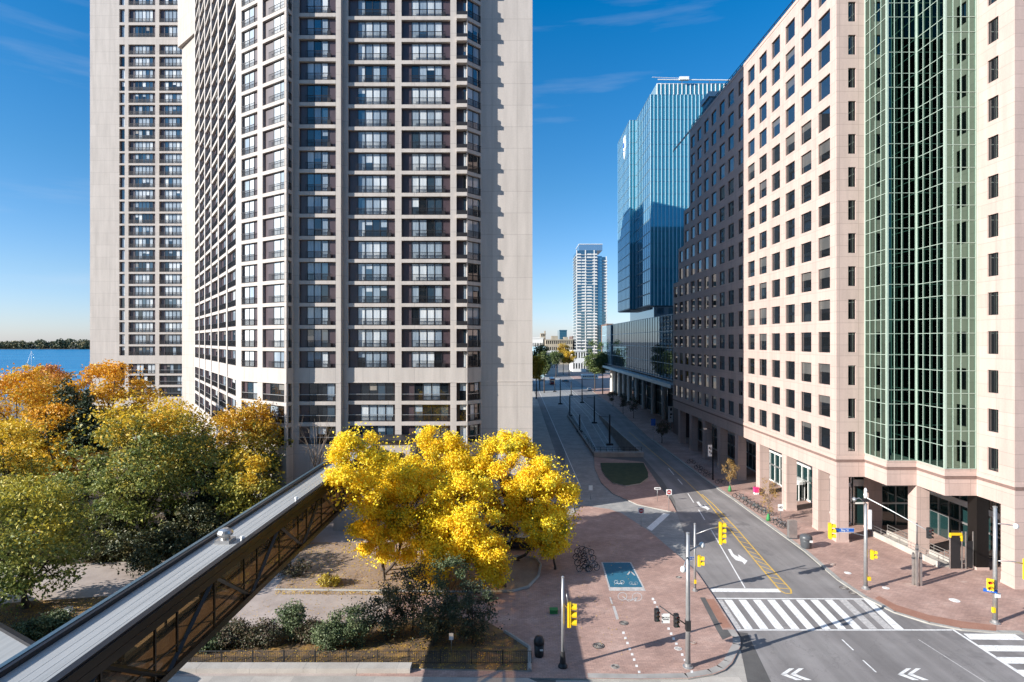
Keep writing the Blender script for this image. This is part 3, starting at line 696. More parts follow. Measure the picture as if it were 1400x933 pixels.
# ---------------------------------------------------------------- apartment towers
ZS = 23.8; FH = 3.095; KT = 27
def apartment(root, facades, wins, rails, kmax):
    """facades: (p, q, cells); a cell = (a, b, window_a, window_b, panes, rail_a, rail_b, style)"""
    conc = MB(); trim = MB()
    for (p, q, cells, opts) in facades:
        f, L = seg_frame(p, q)
        conc.M = f; back = MB(f); trim.M = f
        holes = []
        for ci, c in enumerate(cells):
            a, b, wa, wb, n, ra, rb, style = c
            rec = opts.get('rec', .45)
            rows = []
            for k in range(-1, kmax):
                lo = ZS + FH*k + .25 if k >= 0 else 21.2
                hi = ZS + FH*(k+1) - .25
                rows.append((lo, hi, 'flat'))
            for lo, hi in ((16.55, 19.1), (13.65, 16.05), (10.6, 13.1)):
                if not (opts.get('nolow') and lo < 13): rows.append((lo, hi, 'low'))
            rows += opts.get('extra', [])
            for (lo, hi, kd) in rows:
                holes.append((a, b, lo, hi))
                back.quad((a, -rec-.02, lo), (b, -rec-.02, lo), (b, -rec-.02, hi), (a, -rec-.02, hi), M['dark_panel'])
                mid = f @ Vector(((a+b)/2, 0, (lo+hi)/2)); dist = (mid - Vector((0,0,25))).length
                low = kd == 'low'
                r = random.random()
                pool = [M['cur_white'], M['cur_sheer'], M['glass_dark'], M['glass_blue']]
                if style == 'bright': wt = (.86, .14, 0, 0)
                elif style == 'wing': wt = (.22, .30, .25, .23)
                elif r < .36: wt = (.56, .34, .05, .05)
                elif r < .72: wt = (.12, .62, .10, .16)
                else: wt = (.08, .18, .44, .30)
                if low: wt = (.08, .20, .62, .10)
                pick = []
                for i in range(n):
                    g = random.choices(pool, wt)[0]
                    if g in (M['glass_dark'], M['glass_blue']) and random.random() < .3: g = (random.choice([M['cur_white'], M['cur_beige'], M['cur_sheer']]), g, random.uniform(.45, .75))
                    pick.append(g)
                wlo = lo + (.02 if style != 'wing' or low else .95)
                wa_, wb_ = (wa, wb) if not low else (a + .25*(b-a), b - .04*(b-a))
                wins.append((dist, pane_block(f, wa_, wb_, wlo, hi - .03, -rec, M['win_frame'], None, n, 1, .09, pick)))
                if ra is not None:
                    rm = MB(f)
                    yo = -.02 if not low else -.10
                    rh = .98
                    ra_, rb_ = (ra, rb) if not low else (a, b)
                    rm.box(ra_, rb_, yo-.05, yo+.03, lo+rh-.06, lo+rh, M['black_metal'] if not low else M['grey_metal'])
                    rm.box(ra_, rb_, yo-.03, yo+.01, lo+.06, lo+.12, M['black_metal'])
                    if dist < 130:
                        nb = max(2, int((rb_-ra_)/.16))
                        for i in range(nb+1):
                            x = ra_ + (rb_-ra_)*i/nb; rm.box(x-.02, x+.02, yo-.025, yo+.005, lo+.08, lo+rh, M['black_metal'])
                    else:
                        nb = max(2, int((rb_-ra_)/.3))
                        for i in range(nb+1):
                            x = ra_ + (rb_-ra_)*i/nb; rm.box(x-.055, x+.055, yo-.025, yo+.005, lo+.08, lo+rh, M['black_metal'])
                    if style == 'bay': rm.box(rb_-.5, rb_, yo-.25, yo+.05, lo+.06, lo+.62, M['black_metal'])
                    rails.append((dist, rm))
        conc.wall(0, L, opts.get('z0', 0), opts.get('zt', ZS + FH*kmax + 3), holes, opts.get('rec', .45), M['concrete'], M['conc_trim'])
        if back.v: back.build('recessed_panel', root)
        for (x0, x1, x2, z0_, z1_) in opts.get('ledges', []):
            for k in range(0, kmax):
                z = ZS + FH*k
                trim.box(x0, x1, .004, x2, z - .25 + z0_, z + z1_, M['conc_trim'] if z0_ < .1 else M['black_metal'])
        for (x0, x1, pr) in opts.get('piers', []):
            trim.box(x0, x1, .003, pr, 0, ZS + FH*kmax + 2, M['concrete'])
        trim.box(0.02, L-.02, .002, .05, 19.1, 19.25, M['conc_trim'])
    conc.build('wall', root)
    if trim.v: trim.build('pier', root)
def flush(root, lst, name, cap=100):
    lst.sort(key=lambda t: t[0])
    for _, m_ in lst[:cap]: m_.build(name, root)
    if len(lst) > cap:
        big = MB()
        for _, m_ in lst[cap:]: big.extend(m_)
        tag(big.build(name, root), kind='stuff')
P0 = (-74.3, 134.7); P0b = (-41.2, 86.5); P1 = (-40.35, 85.4); P2 = (-31.4, 79.6); P3 = (-31.06, 81.2); P4 = (-24.46, 81.2); P5 = (-24.46, 82.0); P6 = (-6.97, 82.0); P7 = (-5.15, 84.0); P8 = (2.2, 84.0); P9 = (2.2, 134.0)
ta = empty('apartment_tower', (-20, 82, 0), 0, 'nearer pale concrete apartment tower with a blank end wall beside the street', 'apartment tower', 'concrete apartment towers')
wins = []; rails = []
wing_cells = []
for i in range(6):
    a = 1.2 + 9.5*i; wing_cells.append((a, a+7.6, a+2.4, a+6.8, 2, a+.1, a+7.5, 'wing'))
fac = [
    (P0, P0b, wing_cells, {'rec': .4, 'piers': [(a-.7, a, .10) for a in [1.2 + 9.5*i for i in range(1, 6)]]}),
    (P0b, P1, [], {}),
    (P1, P2, [(.2, 4.1, .45, 2.9, 2, .05, 3.3, 'bright'), (5.3, 10.6, 7.4, 10.55, 2, 6.7, 10.62, 'bright')], {'rec': .35}),
    (P2, P3, [(.05, 1.25, .08, 1.22, 1, .05, 1.25, 'bright')], {'rec': .35}),
    (P3, P4, [(.75, 5.9, 1.75, 4.75, 3, 1.7, 5.2, 'bay')], {}),
    (P4, P5, [], {}),
    (P5, P6, [(.75, 7.35, 2.0, 6.2, 4, 1.9, 6.8, 'bay'), (8.25, 15.1, 9.55, 13.9, 4, 9.4, 14.4, 'bay'), (15.95, 17.4, 16.8, 17.3, 1, None, None, 'bay')], {'ledges': [(16.0, 17.49, .42, 0, .25), (16.0, 17.49, .22, .52, .85)]}),
    (P6, P7, [(.06, 2.6, .1, 2.56, 2, .06, 2.6, 'plain')], {'rec': .3}),
    (P7, P8, [], {}),
    (P8, P9, [], {}),
]
apartment(ta, fac, wins, rails, KT)
ZT = ZS + FH*KT + 3
m_ = MB(); m_.prism([(p[0], p[1]) for p in [(-73.9, 135.2), (-40.6, 86.9), (-31.5, 82.9), (-7.2, 82.9), (-5.4, 84.9), (1.6, 84.9), (1.6, 134), (-40, 150)]], 9.0, ZT - .2, M['roof_dark'], M['black_metal']); m_.build('core', ta)
m_ = MB(); m_.prism([(-74.8, 136), (-81.3, 142), (-77, 150), (-70, 140)][::-1], 0, ZT, M['strip_concrete']); m_.prism([(-74.2, 134.8), (-82.2, 141.7), (-78, 152), (-69.5, 141)][::-1], 96, ZT + 4, M['strip_concrete']); m_.build('stair_shaft', ta)
flush(ta, wins, 'window'); flush(ta, rails, 'railing')
m_ = MB(); m_.box(-24, -14, 76.5, 81, 0.12, 11.6, M['concrete']); m_.box(-24.3, -13.7, 76.2, 81.05, 11.6, 12.0, M['black_metal']); m_.box(-18, -15, 76.3, 76.49, 1.2, 10.4, M['glass_dark']); m_.build('bridge_lobby', ta)
finish_world(ta)

tb = empty('apartment_tower', (-95, 150, 0), 0, 'farther pale concrete apartment tower with a blank wall on its lake side', 'apartment tower', 'concrete apartment towers')
wins = []; rails = []
YB = 150.0; q_ = lambda u: (u - 123) * .1875
cells = [(q_(163), q_(170.5), q_(165), q_(170), 1, None, None, 'plain'), (q_(175.6), q_(212.2), q_(183), q_(208), 5, q_(177), q_(211.5), 'plain'), (q_(217.6), q_(252), q_(224), q_(250), 5, q_(219), q_(251), 'plain')]
extra = [(102.8, 105.9, 'flat'), (106.6, 110, 'flat'), (111.0, 114.6, 'flat'), (115.4, 119, 'flat')]
apartment(tb, [((PX(123, YB), YB), (-74, YB), cells, {'extra': extra, 'zt': 122, 'piers': []})], wins, rails, 25)
m_ = MB(); m_.box(PX(123, YB), -60, YB + .9, YB + 26, 0, 121.5, M['concrete']); m_.build('core', tb)
m_ = MB(); m_.quad((PX(123, YB), YB, 0), (PX(123, YB), YB + 1, 0), (PX(123, YB), YB + 1, 122), (PX(123, YB), YB, 122), M['concrete']); m_.build('side_wall', tb)
flush(tb, wins, 'window'); flush(tb, rails, 'railing')
finish_world(tb)

# further apartment slabs along the left side of the street (they shade it)
def slab_block(x0, x1, y0, y1, zt, label):
    r = empty('apartment_slab', (x1, y0, 0), 0, label, 'building', 'apartment slabs further down the street')
    m_ = MB(); m_.box(x0, x1-.4, y0+.4, y1, 0, zt-.3, M['black_metal']); m_.build('core', r)
    m2 = MB(); fs = [seg_frame((x0, y0), (x1, y0)), seg_frame((x1, y0), (x1, y1))]
    gl = MB()
    for f, L in fs:
        m2.M = f; gl.M = f; hl = []
        n = int(L / 7)
        for i in range(n):
            a = L*(i+.14)/n; b = L*(i+.86)/n
            for k in range(int((zt-8)/3.1)):
                z = 5 + 3.1*k; hl.append((a, b, z, z+2.3)); gl.quad((a, -.35, z), (b, -.35, z), (b, -.35, z+2.3), (a, -.35, z+2.3), random.choice([M['glass_dark'], M['glass_blue'], M['cur_sheer']]))
        m2.wall(0, L, 0, zt, hl, .38, M['concrete'], M['conc_trim'])
    m2.build('wall', r); tag(gl.build('window', r), kind='stuff'); finish_world(r)
slab_block(-60, 2.0, 152, 226, 84, 'concrete apartment slab just behind the nearer apartment tower on the left of the street')
slab_block(-50, 3.0, 285, 338, 60, 'second concrete apartment slab, far down the left of the street')

# the hotel the photograph was taken from (stands behind the camera)
def hotel_block(name, x0, x1, y0, y1, zt, label):
    r = empty(name, (x0, y1, 0), 0, label, 'hotel'); m_ = MB(); m_.box(x0, x1, y0, y1-.4, 0, zt-.2, M['roof_dark'])
    m_.build('core', r); f, L = seg_frame((x1, y1), (x0, y1)); m2 = MB(f); gl = MB(f); hl = []
    n = max(2, int(L/4.2))
    for i in range(n):
        a = L*(i+.18)/n; b = L*(i+.82)/n
        for k in range(int((zt-6)/3.2)):
            z = 4 + 3.2*k; hl.append((a, b, z, z+2.1)); gl.quad((a, -.3, z), (b, -.3, z), (b, -.3, z+2.1), (a, -.3, z+2.1), M['glass_dark'])
    m2.wall(0, L, 0, zt, hl, .34, M['roof_dark'], M['roof_dark']); m2.build('wall', r); tag(gl.build('window', r), kind='stuff'); finish_world(r)
hotel_block('hotel', -34, 40, -22, -1.6, 96, 'tall dark hotel slab that the view is taken from')
# ---------------------------------------------------------------- glass office tower, podium, far buildings
gt = empty('glass_tower', (40, 175, 0), 0, 'tall blue glass office tower with thin vertical fins and a stepped left side', 'office tower')
def curtain_face(p, q, z0, z1, vstep, hstep, gl, mv, mh, vw=.10, hw=.12, proud=.12, name='glass_face', root=None):
    f, L = seg_frame(p, q); g = MB(f)
    g.quad((0, 0, z0), (L, 0, z0), (L, 0, z1), (0, 0, z1), gl)
    n = max(1, round(L / vstep))
    for i in range(n + 1):
        x = min(max(L*i/n, vw), L - vw); g.box(x - vw, x + vw, .004, proud, z0, z1, mv)
    n = max(1, round((z1 - z0) / hstep))
    for i in range(n + 1):
        z = min(max(z0 + (z1-z0)*i/n, z0 + hw), z1 - hw); g.box(0, L, .002, proud*.55, z - hw, z + hw, mh)
    return g.build(name, root)
A0 = (40.8, 236.7); A1 = (40.8, 212.3); A2 = (43.2, 212.3); A3 = (43.2, 190); A4 = (85, 190)
ZG0, ZG1, ZG2 = 36.4, 105.0, 109.4
curtain_face(A0, A1, ZG0, ZG1, 2.8, 4.0, M['blue_side'], M['pale_mull'], M['dark_mull'], .05, .22, .06, root=gt)
curtain_face(A1, A2, ZG0, ZG1, 1.2, 4.0, M['blue_glass'], M['pale_mull'], M['dark_mull'], .10, .04, .14, root=gt)
curtain_face(A2, A3, ZG0, ZG1, 2.8, 4.0, M['blue_side'], M['pale_mull'], M['dark_mull'], .05, .22, .06, root=gt)
curtain_face(A3, A4, ZG0, ZG1 - .1, 1.22, 4.0, M['blue_glass'], M['pale_mull'], M['blue_side'], .12, .05, .14, root=gt)
m_ = MB(); m_.prism([(41.1, 236.4), (41.1, 212.6), (43.5, 212.6), (43.5, 190.3), (84.7, 190.3), (84.7, 236.4)], ZG0 - .1, ZG1 - .2, M['dark_mull'], M['dark_mull']); m_.build('core', gt)
m_ = MB(); m_.prism([(45, 233), (45, 192.5), (84, 192.5), (84, 233)], 31.6, ZG0 - .11, M['pale_glass'], M['pale_glass']); m_.build('recessed_neck', gt)
curtain_face((45.8, 192), (83, 192), ZG1 + .1, ZG2, 1.4, 4.3, M['blue_glass'], M['white_metal'], M['white_metal'], .14, .10, .16, 'roof_screen', gt)
m_ = MB(); m_.add([(43.3, 191.6, ZG1), (45.8, 192, ZG1), (45.8, 192, ZG2), (45.8, 217, ZG2), (45.8, 217, ZG1), (43.3, 217, ZG1)], [(0,1,2), (0,2,3,5), (3,4,5)], M['pale_mull']); m_.build('roof_screen', gt)
m_ = MB(); m_.tube([(46, 191.2, ZG2 + .9), (84, 191.2, ZG2 + .6)], .18, M['white_metal'], 6); m_.box(53, 56, 190.6, 191.8, ZG2 + .7, ZG2 + 1.7, M['white_metal']); m_.tube([(44, 190.8, ZG2 + 1.5), (55, 191.2, ZG2 + 1.3)], .09, M['white_metal'], 5)
for x in (54, 63, 72, 80): m_.tube([(x, 192.4, ZG2 - .3), (x, 191.3, ZG2 + .8)], .10, M['white_metal'], 5)
m_.build('window_cleaning_gantry', gt)
# pale crest plate on the side near the top
cy, cz = 222.0, 98.0
m_ = MB()
sh = ((-.9, 1), (.9, 1), (1, -.1), (.5, -.75), (0, -1), (-.5, -.75), (-1, -.1))
m_.add([(40.62, cy + p*2.0, cz + q*4.4) for p, q in sh] + [(40.78, cy + p*2.0, cz + q*4.4) for p, q in sh],
       [(0,1,2,3,4,5,6), (13,12,11,10,9,8,7)] + [(i, (i+1) % 7, 7 + (i+1) % 7, 7 + i) for i in range(7)], M['sign_white'])
sg = m_.build('crest_sign', gt)
m2 = MB(); m2.torus((40.58, cy, cz + 1), (1, 0, 0), .85, .22, M['sign_blue'], 14, 5); m2.tube([(40.58, cy - .9, cz - 1.6), (40.58, cy + .9, cz - .8)], .2, M['sign_blue'], 5); m2.build('emblem', sg)
finish_world(gt)

pd = empty('glass_podium', (42.5, 150, 0), 0, 'dark glass podium with a long grey canopy, next to the beige office block', 'building')
curtain_face((42.5, 262), (42.5, 150), 14.0, 32.3, 3.4, 4.2, M['pod_glass'], M['dark_mull'], M['pale_mull'], .06, .08, .10, 'glass_wall', pd)
curtain_face((41.9, 288), (41.9, 262.3), 14.0, 32.0, 3.2, 4.2, M['pale_glass'], M['pale_mull'], M['pale_mull'], .06, .08, .08, 'glass_wall', pd)
curtain_face((41.9, 262.25), (42.48, 262.25), 14.0, 32.0, 3.2, 4.2, M['pale_glass'], M['pale_mull'], M['pale_mull'], .06, .08, .08, 'glass_wall', pd)
m_ = MB(); m_.box(42.8, 84, 150.3, 262, 14.0, 32.1, M['roof_dark']); m_.box(42.2, 84, 262.4, 287.8, 14.0, 31.8, M['roof_dark']); m_.build('core', pd)
m_ = MB(); m_.box(39.4, 47.4, 150, 289, 12.9, 13.6, M['grey_metal']); m_.box(39.25, 39.39, 149.8, 289.1, 12.75, 13.75, M['pale_mull'])
m_.build('canopy', pd)
m_ = MB()
for i in range(24): m_.box(39.9, 40.0, 151 + i*5.7, 151.1 + i*5.7, 13.61, 14.7, M['grey_metal'])
m_.box(39.9, 39.98, 150.5, 288, 14.7, 14.82, M['grey_metal']); m_.build('parapet_rail', pd)
curtain_face((47.5, 289), (47.5, 150), .12, 12.85, 2.8, 4.0, M['lobby_glass'], M['dark_mull'], M['grey_metal'], .07, .08, .10, 'glass_wall', pd)
for i, y in enumerate((170, 185, 200, 215, 228, 241, 252.5, 264, 275.5, 286)):
    m_ = MB(); m_.lathe([(.8, 0), (.8, 12.75)], M['white_conc'], (46.2 if y > 240 else 46.6, y, .12), 14); m_.build('column', pd)
m_ = MB(); m_.box(42.2, 46.5, 150.5, 158, .12, 12.85, M['dark_panel']); m_.build('side_pier', pd)
finish_world(pd)

ct = empty('condominium_tower', (61, 600, 0), 0, 'tall slender white condominium tower with rows of balconies, far down the street', 'apartment tower')
m_ = MB(); g = MB(); b_ = MB()
X0c, X1c = PX(788, 600), PX(833, 600)
def condo(x0, x1, y0, y1, zt):
    nf = int(zt/3.05)
    g.box(x0 + .8, x1 - .8, y0 + 1.2, y1, 0, zt - .5, M['pod_glass'])
    for k in range(nf):
        z = 3.05*k
        b_.box(x0, x1, y0, y1 - 1, z, z + .35, M['white_conc'])
        n = int((x1-x0)/4.5)
        for i in range(n):
            if (i + k//9) % 3 != 2: b_.box(x0 + (x1-x0)*i/n, x0 + (x1-x0)*(i+.86)/n, y0 - .05, y0 + .1, z + .35, z + 1.35, M['white_conc'])
    for i in range(int((x1-x0)/9) + 1):
        x = x0 + 9*i; m_.box(x, x + .8, y0 + .3, y0 + 1.2, 0, zt, M['white_conc'])
condo(X0c, X0c + 22, 600, 640, 118); condo(X0c + 22, X1c - 1, 604, 640, 112); condo(X1c - 1, X1c + 4, 606, 640, 40)
m_.box(X0c + 22.0, X0c + 26.5, 602.5, 604.6, 0, 112.2, M['blue_side'])
m_.box(X0c + 3, X0c + 27, 602, 635, 117.8, 124, M['pale_glass']); m_.box(X0c + 2.8, X0c + 27.2, 601.8, 635.2, 124, 124.6, M['white_conc'])
m_.build('frame', ct); g.build('glass_wall', ct); tag(b_.build('balcony', ct), kind='stuff'); finish_world(ct)

def far_block(name, u0, u1, vt, Y, dep, mat, wmat, label, cat='building', nx=8, nz=5, band=None, tops=()):
    x0, x1, zt = PX(u0, Y), PX(u1, Y), PZ(vt, Y)
    r = empty(name, (x0, Y, 0), 0, label, cat, None)
    m_ = MB(); m_.box(x0 + .1, x1 - .1, Y + .5, Y + dep, 0, zt - .3, M['roof_dark']); m_.build('core', r)
    f, L = seg_frame((x0, Y), (x1, Y)); w = MB(f); gl = MB(f); hl = []
    for i in range(nx):
        for k in range(nz):
            a, b = L*(i+.22)/nx, L*(i+.78)/nx; c, d = zt*(k+.28)/nz, zt*(k+.80)/nz
            hl.append((a, b, c, d)); gl.quad((a, -.4, c), (b, -.4, c), (b, -.4, d), (a, -.4, d), wmat)
    w.wall(0, L, 0, zt, hl, .45, mat, mat)
    w.M = None; w.quad((x0, Y, 0), (x0, Y+dep, 0), (x0, Y+dep, zt), (x0, Y, zt), mat); w.quad((x1, Y, 0), (x1, Y+dep, 0), (x1, Y+dep, zt), (x1, Y, zt), mat)
    w.quad((x0, Y, zt-.02), (x1, Y, zt-.02), (x1, Y+dep, zt-.02), (x0, Y+dep, zt-.02), M['roof_dark'])
    w.build('wall', r); tag(gl.build('window', r), kind='stuff')
    c = MB(); c.box(x0 - .4, x1 + .4, Y - .5, Y - .01, zt - 1.0, zt + .2, mat)
    for (ua, ub, v2) in tops: c.box(PX(ua, Y), PX(ub, Y), Y + 3, Y + 12, zt, PZ(v2, Y), mat)
    c.build('roof_edge', r); finish_world(r); return r
far_block('heritage_block', 746, 783, 464.5, 620, 60, M['tan_stone'], M['glass_dark'], 'tan heritage stone block with rows of dark windows at the end of the street', nx=14, nz=4, tops=((754, 763, 459.5), (771, 777, 461)))
far_block('striped_block', 722, 742.5, 462, 640, 40, M['white_conc'], M['glass_dark'], 'grey and white striped apartment block beyond the street trees on the left', nx=9, nz=1)
far_block('chimney_block', 739.5, 746, 456, 700, 30, M['tan_stone'], M['glass_dark'], 'small tan tower block rising behind the heritage stone block', nx=3, nz=7, tops=((744.5, 746.2, 452.5),))
far_block('blue_office_block', 765, 775, 451.5, 760, 40, M['blue_side'], M['blue_glass'], 'distant blue glass office block above the heritage roof', nx=6, nz=12)
far_block('brown_block', 782.5, 788.5, 460, 660, 40, M['brown_brick'], M['glass_dark'], 'dark brown block left of the white condominium tower', nx=3, nz=8)
far_block('white_low_block', 783, 801, 479, 470, 30, M['white_conc'], M['glass_dark'], 'low white building at the foot of the condominium tower', nx=5, nz=2)
far_block('long_white_shed', 744, 763, 480, 430, 25, M['white_conc'], M['pale_glass'], 'low white shed below the heritage stone block', nx=6, nz=1)
far_block('pale_green_house', 729, 745, 474.5, 400, 25, M['pale_mull'], M['glass_dark'], 'pale green low building behind the trees at the left edge of the street', nx=5, nz=2)
far_block('grey_apartment_block', 830, 838, 443, 560, 40, M['brown_brick'], M['glass_dark'], 'narrow grey apartment block right behind the condominium tower', nx=3, nz=12)

# ---------------------------------------------------------------- skybridge
sb = empty('skybridge', (-23.3, 40, 0), 0, 'covered footbridge with a pale ribbed roof, dark truss sides and bronze tinted glass', 'footbridge')
XL, XR, YA, YE, ZR, ZB = -21.6, -18.4, 2.0, 76.4, 11.3, 7.1
m_ = MB(); m_.box(XL + .45, XR - .4, YA, YE, ZR - .35, ZR - .12, M['roof_metal'])
n = 5
for i in range(1, n):
    x = XL + .45 + (XR - .4 - XL - .45)*i/n; m_.box(x - .014, x + .014, YA, YE, ZR - .119, ZR - .112, M['roof_seam'])
m_.build('roof', sb)
m_ = MB(); m_.box(XL, XL + .44, YA, YE, ZR - .5, ZR + .12, M['black_metal']); m_.box(XL - .05, XL + .2, YA, YE, ZR + .121, ZR + .15, M['dark_mull']); m_.build('roof_edge', sb)
m_ = MB(); m_.box(XR - .39, XR, YA, YE, ZR - .5, ZR + .08, M['black_metal']); m_.box(XR, XR + .10, YA, YE, ZR - .45, ZR - .02, M['bronze_metal']); m_.build('roof_edge', sb)
for xs_ in (XR - .12, XL + .12):
    m_ = MB()
    m_.box(xs_ - .16, xs_ + .16, YA, YE, ZR - .95, ZR - .52, M['bronze_metal']); m_.box(xs_ - .16, xs_ + .16, YA, YE, ZB, ZB + .4, M['bronze_metal'])
    tops = [26.0 + 9.78*k for k in range(-2, 6)]
    for k, y in enumerate(tops):
        for s_ in (-4.89, 4.89):
            yb = y + s_
            if YA < yb < YE and YA < y < YE: m_.tube([(xs_, y, ZR - .7), (xs_, yb, ZB + .2)], .15, M['bronze_metal'], 4)
    m_.build('truss', sb)
    m_ = MB()
    for k in range(-10, 26):
        y = 26.0 + 1.956*k
        if YA < y < YE and (k % 5 in (0, 2, 3)): m_.box(xs_ - .05, xs_ + .05, y - .06, y + .06, ZB + .4, ZR - 1.05, M['bronze_metal'])
    m_.box(xs_ - .04, xs_ + .04, YA, YE, ZB + 1.35, ZB + 1.43, M['bronze_metal']); m_.build('mullions', sb)
m_ = MB(); m_.quad((XR - .3, YA, ZB + .4), (XR - .3, YE, ZB + .4), (XR - .3, YE, ZR - 1.0), (XR - .3, YA, ZR - 1.0), M['tint_glass']); m_.build('glazing', sb)
m_ = MB(); m_.quad((XL + .3, YA, ZB + .4), (XL + .3, YE, ZB + .4), (XL + .3, YE, ZR - 1.0), (XL + .3, YA, ZR - 1.0), M['tint_glass']); m_.build('glazing', sb)
m_ = MB(); m_.box(XL + .32, XR - .32, YA, YE, ZB, ZB + .25, M['brown_brick'])
m_.build('deck', sb)
for y in (20.0, 74.8):
    m_ = MB(); m_.box(-20.6, -19.4, y, y + .8, .1, ZB, M['grey_conc']); m_.build('pier', sb)
yv = 13.75 * 800 / (740 - 466); xv = PX(308, yv)
m_ = MB(); m_.box(xv - .5, xv + .5, yv - .5, yv + .5, ZR - .12, ZR + .12, M['steel']); m_.lathe([(.32, 0), (.32, .25), (.50, .27), (.52, .42), (.42, .6), (.2, .72), (.02, .74)], M['steel'], (xv, yv, ZR + .12), 16); m_.build('roof_vent', sb)
for (u, v) in ((331, 740), (405, 685)):
    y_ = 13.75*800/(v-466); x_ = PX(u, y_); m_ = MB(); m_.lathe([(.11, 0), (.11, .28), (.16, .3), (.1, .42)], M['white_metal'], (x_, y_, ZR - .12), 10); m_.build('roof_pipe', sb)
finish_world(sb)
# pale roof of the hotel annex at the lower left corner
an = empty('annex_roof', (-40, 36, 0), 0, 'pale flat annex roof with a dark edge left of the footbridge', 'building')
yb_ = 16.5 * 800 / (858 - 466)
m_ = MB(); m_.prism([(-60, 20), (-31, 20), (-31, 39.4), (-60, 56.1)], 0, 3.5, M['roof_metal'], M['grey_conc']); m_.build('roof', an)
m_ = MB()
pl = [(-30.9, 20), (-30.9, 39.5), (-60, 56.25)]
for i in range(2):
    a, b = Vector(pl[i]), Vector(pl[i+1]); d = (b-a).normalized(); nn = Vector((d.y, -d.x))*.35
    m_.prism([(a.x, a.y), (b.x, b.y), (b.x-nn.x, b.y-nn.y), (a.x-nn.x, a.y-nn.y)], 3.2, 3.75 + .002*i, M['black_metal'])
m_.build('roof_edge', an); finish_world(an)

# ---------------------------------------------------------------- street furniture
def tubeobj(name, path, rad, mat, parent, n=8): m_ = MB(); m_.tube(path, rad, mat, n); return m_.build(name, parent, True)
def signal_head(parent, x, y, z, h, n=3, face=(1, 0), mat='sig_yellow', lit=None):
    """housing with lenses and visors; face = horizontal direction the lenses look"""
    fx, fy = Vector((face[0], face[1])).normalized()
    f = Matrix(((-fy, fx, 0, x), (fx, fy, 0, y), (0, 0, 1, z), (0, 0, 0, 1)))
    w = h / n * .5
    m_ = MB(f); m_.box(-w, w, -.16, .12, -h/2, h/2, M[mat]); m_.box(-w*1.12, w*1.12, -.02, .0, -h/2*1.03, h/2*1.03, M[mat]); hs_ = m_.build('signal_head', parent)
    mats = ['lens_red', 'lens_amber', 'lens_green', 'lens_green'][:n]
    for i in range(n):
        zc = h/2 - (i + .5)*h/n; r = w*.78
        lm = MB(f); pts = [(r*math.cos(a*.524), .125, zc + r*math.sin(a*.524)) for a in range(12)]; lm.add(pts, [tuple(range(12))], M[mats[i] if lit != i else 'lens_red_lit']); lm.build('lens', hs_)
        vm = MB(f); P = []
        for a in range(-1, 8):
            t_ = a*math.pi/6; P.append((r*1.1*math.cos(t_), zc + r*1.1*math.sin(t_)))
        pts = [(p[0], .12, p[1]) for p in P] + [(p[0]*.98, .12 + w*1.5, p[1] - .02) for p in P] + [(p[0]*1.08, .12, p[1] + .01) for p in P] + [(p[0]*1.06, .12 + w*1.5, p[1] - .01) for p in P]
        k = len(P); fc = [(j, j+1, k+j+1, k+j) for j in range(k-1)] + [(2*k+j, 2*k+j+1, 3*k+j+1, 3*k+j) for j in range(k-1)] + [(k+j, k+j+1, 3*k+j+1, 3*k+j) for j in range(k-1)]
        vm.add(pts, fc, M[mat]); vm.build('visor', hs_)
    return hs_
def sign_board(parent, name, x, y, z, w, h, mat, body=None, size=.2, ink='sign_white', face=(0, -1), border=None):
    fx, fy = Vector((face[0], face[1])).normalized()
    f = Matrix(((-fy, fx, 0, x), (fx, fy, 0, y), (0, 0, 1, z), (0, 0, 0, 1)))
    m_ = MB(f); m_.box(-w/2, w/2, -.02, .02, -h/2, h/2, M[mat])
    s_ = m_.build(name, parent)
    if border: b = MB(f); [b.box(*q_, M[border]) for q_ in ((-w/2, w/2, .021, .026, h/2-.03, h/2), (-w/2, w/2, .021, .026, -h/2, -h/2+.03))]; b.build('border', s_)
    if body: text(body, size, M[ink], (x + fx*.03, y + fy*.03, z), (R(90), 0, math.atan2(fx, -fy) if True else 0), s_)
    return s_
def lamp_head(parent, a, b, r=.05):
    tubeobj('lamp_arm', [a, ((a[0]+b[0])/2, (a[1]+b[1])/2, (a[2]+b[2])/2 + .05), b], r, M['grey_metal'], parent, 6)
    m_ = MB(); m_.lathe([(.05, .22), (.16, .16), (.22, 0), (.2, -.16), (.08, -.26)][::-1], M['white_metal'], b, 12); m_.build('lamp_head', parent, True)
def pole_thing(label, u, v, vt, r0=.15, r1=.10, mat='grey_metal', z0=.12, base=None, group='street poles at the crossing', name='signal_pole', cat='traffic light pole'):
    X, Y = G(u, v, z0); zt = PZ(vt, Y)
    t_ = empty(name, (X, Y, z0), 0, label, cat, group)
    tubeobj('pole', [(X, Y, z0), (X, Y, z0 + .5*(zt - z0)), (X, Y, zt)], [r0, (r0+r1)/2, r1], M[mat], t_, 10)
    m_ = MB()
    if base: m_.lathe([(.36, 0), (.36, .12), (.24, .3), (.19, .9), (.16, 1.2)], M[base], (X, Y, z0), 14)
    else: m_.lathe([(r0*2, 0), (r0*2, .05), (r0*1.3, .09), (r0*1.2, .3)], M[mat], (X, Y, z0), 12)
    m_.build('base', t_); m_ = MB(); m_.lathe([(r1*1.2, 0), (r1*1.2, .08), (.02, .14)], M[mat], (X, Y, zt), 10); m_.build('cap', t_)
    return t_, X, Y
sp, X, Y = pole_thing('grey pole on a dark base with one yellow traffic light, by the black litter bin', 769.5, 912, 790, .14, .10, base='sig_black')
tubeobj('bracket', [(X, Y, PZ(825, Y)), (X + .35, Y, PZ(832, Y))], .04, M['grey_metal'], sp); tubeobj('bracket', [(X + .28, Y, PZ(812, Y)), (X + .4, Y, PZ(828, Y))], .03, M['grey_metal'], sp)
